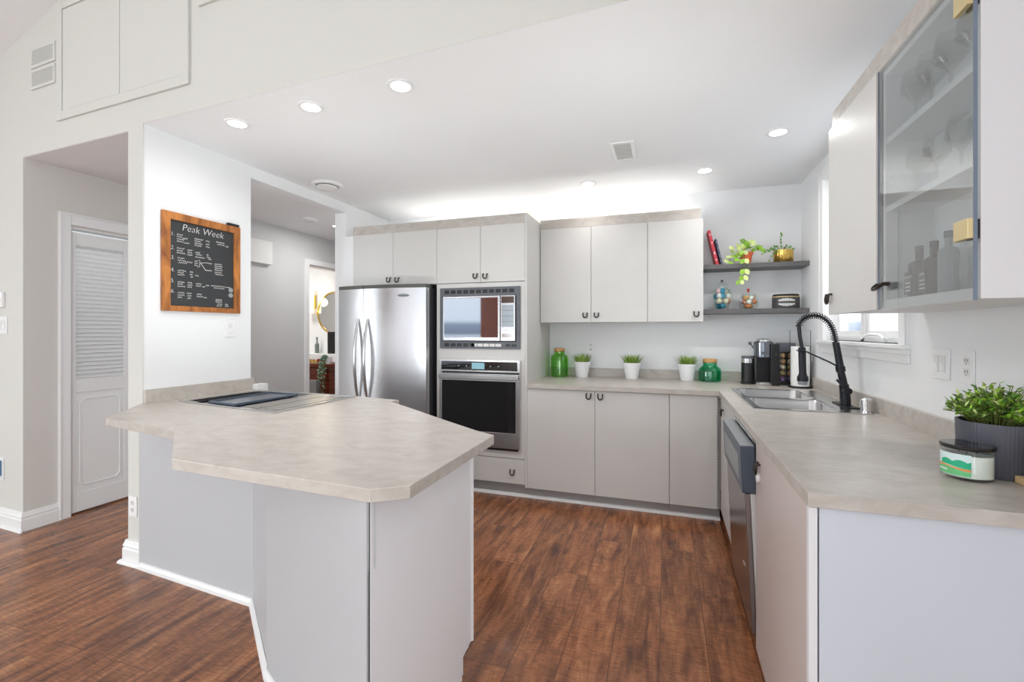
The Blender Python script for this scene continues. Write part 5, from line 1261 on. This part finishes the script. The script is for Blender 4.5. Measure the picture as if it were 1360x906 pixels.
for i in range(5): c.lathe([(0, .9053), (.02, .9053), (.02, .95), (0, .95)], (-4.77+i*.058, 5.09), 12)
c.build('jar', 'gold', tr)
c = MB()
for i in range(5): c.lathe([(0, .9502), (.021, .9502), (.021, .965), (0, .965)], (-4.77+i*.058, 5.09), 12)
c.build('lid', 'ceramic', tr)
o = MB().lathe([(0, .9003), (.04, .9003), (.062, .96), (.058, .96), (.036, .906), (0, .906)], (-4.455, 5.10), 24).build('bowl', 'rbowl', loc=(-4.455, 5.10, .9003)); tag(o, 'small red bowl on the bathroom vanity', 'bowl')
o = B(-4.52, -4.40, 5.27, 5.42, 1.0205, 1.33).build('hand_towel_stand', 'black', loc=(-4.58, 5.33, 1.0205), bev=.01); o.name = 'black_canister'; tag(o, 'tall black box standing on the white bathroom ledge', 'box')
tp = thing('potted_plant', (-4.30, 5.03, .9003), 'blue green trailing plant cascading over the bathroom vanity', 'plant')
MB().lathe([(0, .9003), (.035, .9003), (.05, .99), (.045, .99), (.04, .97), (0, .97)], (-4.30, 5.03), 20).build('pot', 'ceramic', tp)
st = MB(); lf = MB()
for i in range(16):
    a = random.uniform(PI, 2*PI); l_ = random.uniform(.15, .52); ex, ey = -4.28+.045*math.cos(a), 4.935-.02*random.random()
    P = [(-4.30, 5.03, .975), ((ex-4.30)/2, 4.96, 1.02), (ex, ey-.02, .96), (ex-.01, ey-.03, .96-l_*.5), (ex-.03, ey-.03, .96-l_)]
    st.tube(P, .002, 4)
    for k in range(14):
        t = k/13*3.99; q = int(t); p = Vector(P[q]).lerp(Vector(P[q+1]), t-q)
        lf.leaf(p, (random.uniform(-1, 1), random.uniform(-1, 0), random.uniform(-.8, .3)), (0, 0, 1), .035, .022)
st.build('stems', 'stem', tp); lf.build('leaves', 'leafb', tp)
o = B(-4.44, -4.29, 4.80, 4.86, .0, .70); o = o.build('laundry_hamper', mat('grey perforated steel', (150, 152, 152), .35, .5), loc=(-4.36, 4.83, 0), bev=.006); tag(o, 'slim grey bin standing in front of the bathroom vanity', 'bin')

# ------------------------------------------------------------ light
W = bpy.data.worlds.new('daylight'); S.world = W; W.use_nodes = True; nt = W.node_tree
for n in list(nt.nodes): nt.nodes.remove(n)
o = nt.nodes.new('ShaderNodeOutputWorld'); bg = nt.nodes.new('ShaderNodeBackground'); tc = nt.nodes.new('ShaderNodeTexCoord'); sp = nt.nodes.new('ShaderNodeSeparateXYZ'); r = nt.nodes.new('ShaderNodeValToRGB'); mp = nt.nodes.new('ShaderNodeMapRange')
mp.inputs[1].default_value = -.3; mp.inputs[2].default_value = .3
e = r.color_ramp.elements; e[0].position = 0; e[0].color = (.62, .68, .76, 1); e[1].position = 1; e[1].color = (.93, .97, 1, 1)
for pos, c_ in ((.46, (.66, .72, .80)), (.485, (.66, .72, .80)), (.49, (.20, .24, .32)), (.525, (.30, .36, .46)), (.54, (.80, .88, .97)), (.7, (.93, .97, 1))):
    q = e.new(pos); q.color = (*c_, 1)
nt.links.new(tc.outputs['Generated'], sp.inputs[0]); nt.links.new(sp.outputs[2], mp.inputs[0]); nt.links.new(mp.outputs[0], r.inputs[0]); nt.links.new(r.outputs[0], bg.inputs[0]); nt.links.new(bg.outputs[0], o.inputs[0])
bg.inputs[1].default_value = 2.5
def area(name, loc, rot, sx, sy, e_, col=(.90, .98, 1)):
    l = bpy.data.lights.new(name, 'AREA'); l.shape = 'RECTANGLE'; l.size = sx; l.size_y = sy; l.energy = e_; l.color = col
    b = bpy.data.objects.new(name, l); COL.objects.link(b); b.location = loc; b.rotation_euler = rot; return b
# unseen fill lights added in mid-air, aimed up to brighten the kitchen ceiling
for n_, x_, z_, e_ in (('ceiling_fill', -.15, 1.3, 4.6), ('ceiling_fill', -1.85, 1.07, 6.4)):
    fl = area(n_, (x_, 2.0, z_), (0, 0, 0), .42, .42, e_, (.93, 1, 1)); fl.data.shape = 'DISK'
    fl.rotation_euler = Vector((0, .2, 1)).to_track_quat('-Z', 'Y').to_euler()
# daylight entering through the glazed openings
area('daylight_rear_left', (-5.28, -4.35, 1.25), (PI/2, 0, PI), 1.3, 2.2, 72)
area('daylight_rear', (-2.6, -4.35, 1.3), (PI/2, 0, PI), 2.1, 2.3, 122)
area('daylight_rear_right', (-.2, -4.35, 1.45), (PI/2, 0, PI), 1.8, 2.0, 100)
area('daylight_right', (1.0, -2.35, 1.4), (0, PI/2, 0), 1.7, 2.4, 84)
area('daylight_left', (-6.28, -2.25, 1.4), (0, -PI/2, 0), 2.0, 2.6, 92)


# ------------------------------------------------------------ camera
cam = bpy.data.cameras.new('camera'); co = bpy.data.objects.new('camera', cam); COL.objects.link(co)
co.location = (0, 0, 1.335); co.rotation_euler = (PI/2, 0, .323)
cam.sensor_width = 36; cam.lens = 609/1360*36; cam.shift_x = -2/1360; cam.shift_y = -13/1360
cam.clip_start = .05
S.camera = co
S.view_settings.view_transform = 'Standard'; S.view_settings.look = 'None'; S.view_settings.gamma = 1; S.view_settings.use_curve_mapping = False
S.view_settings.exposure = .13
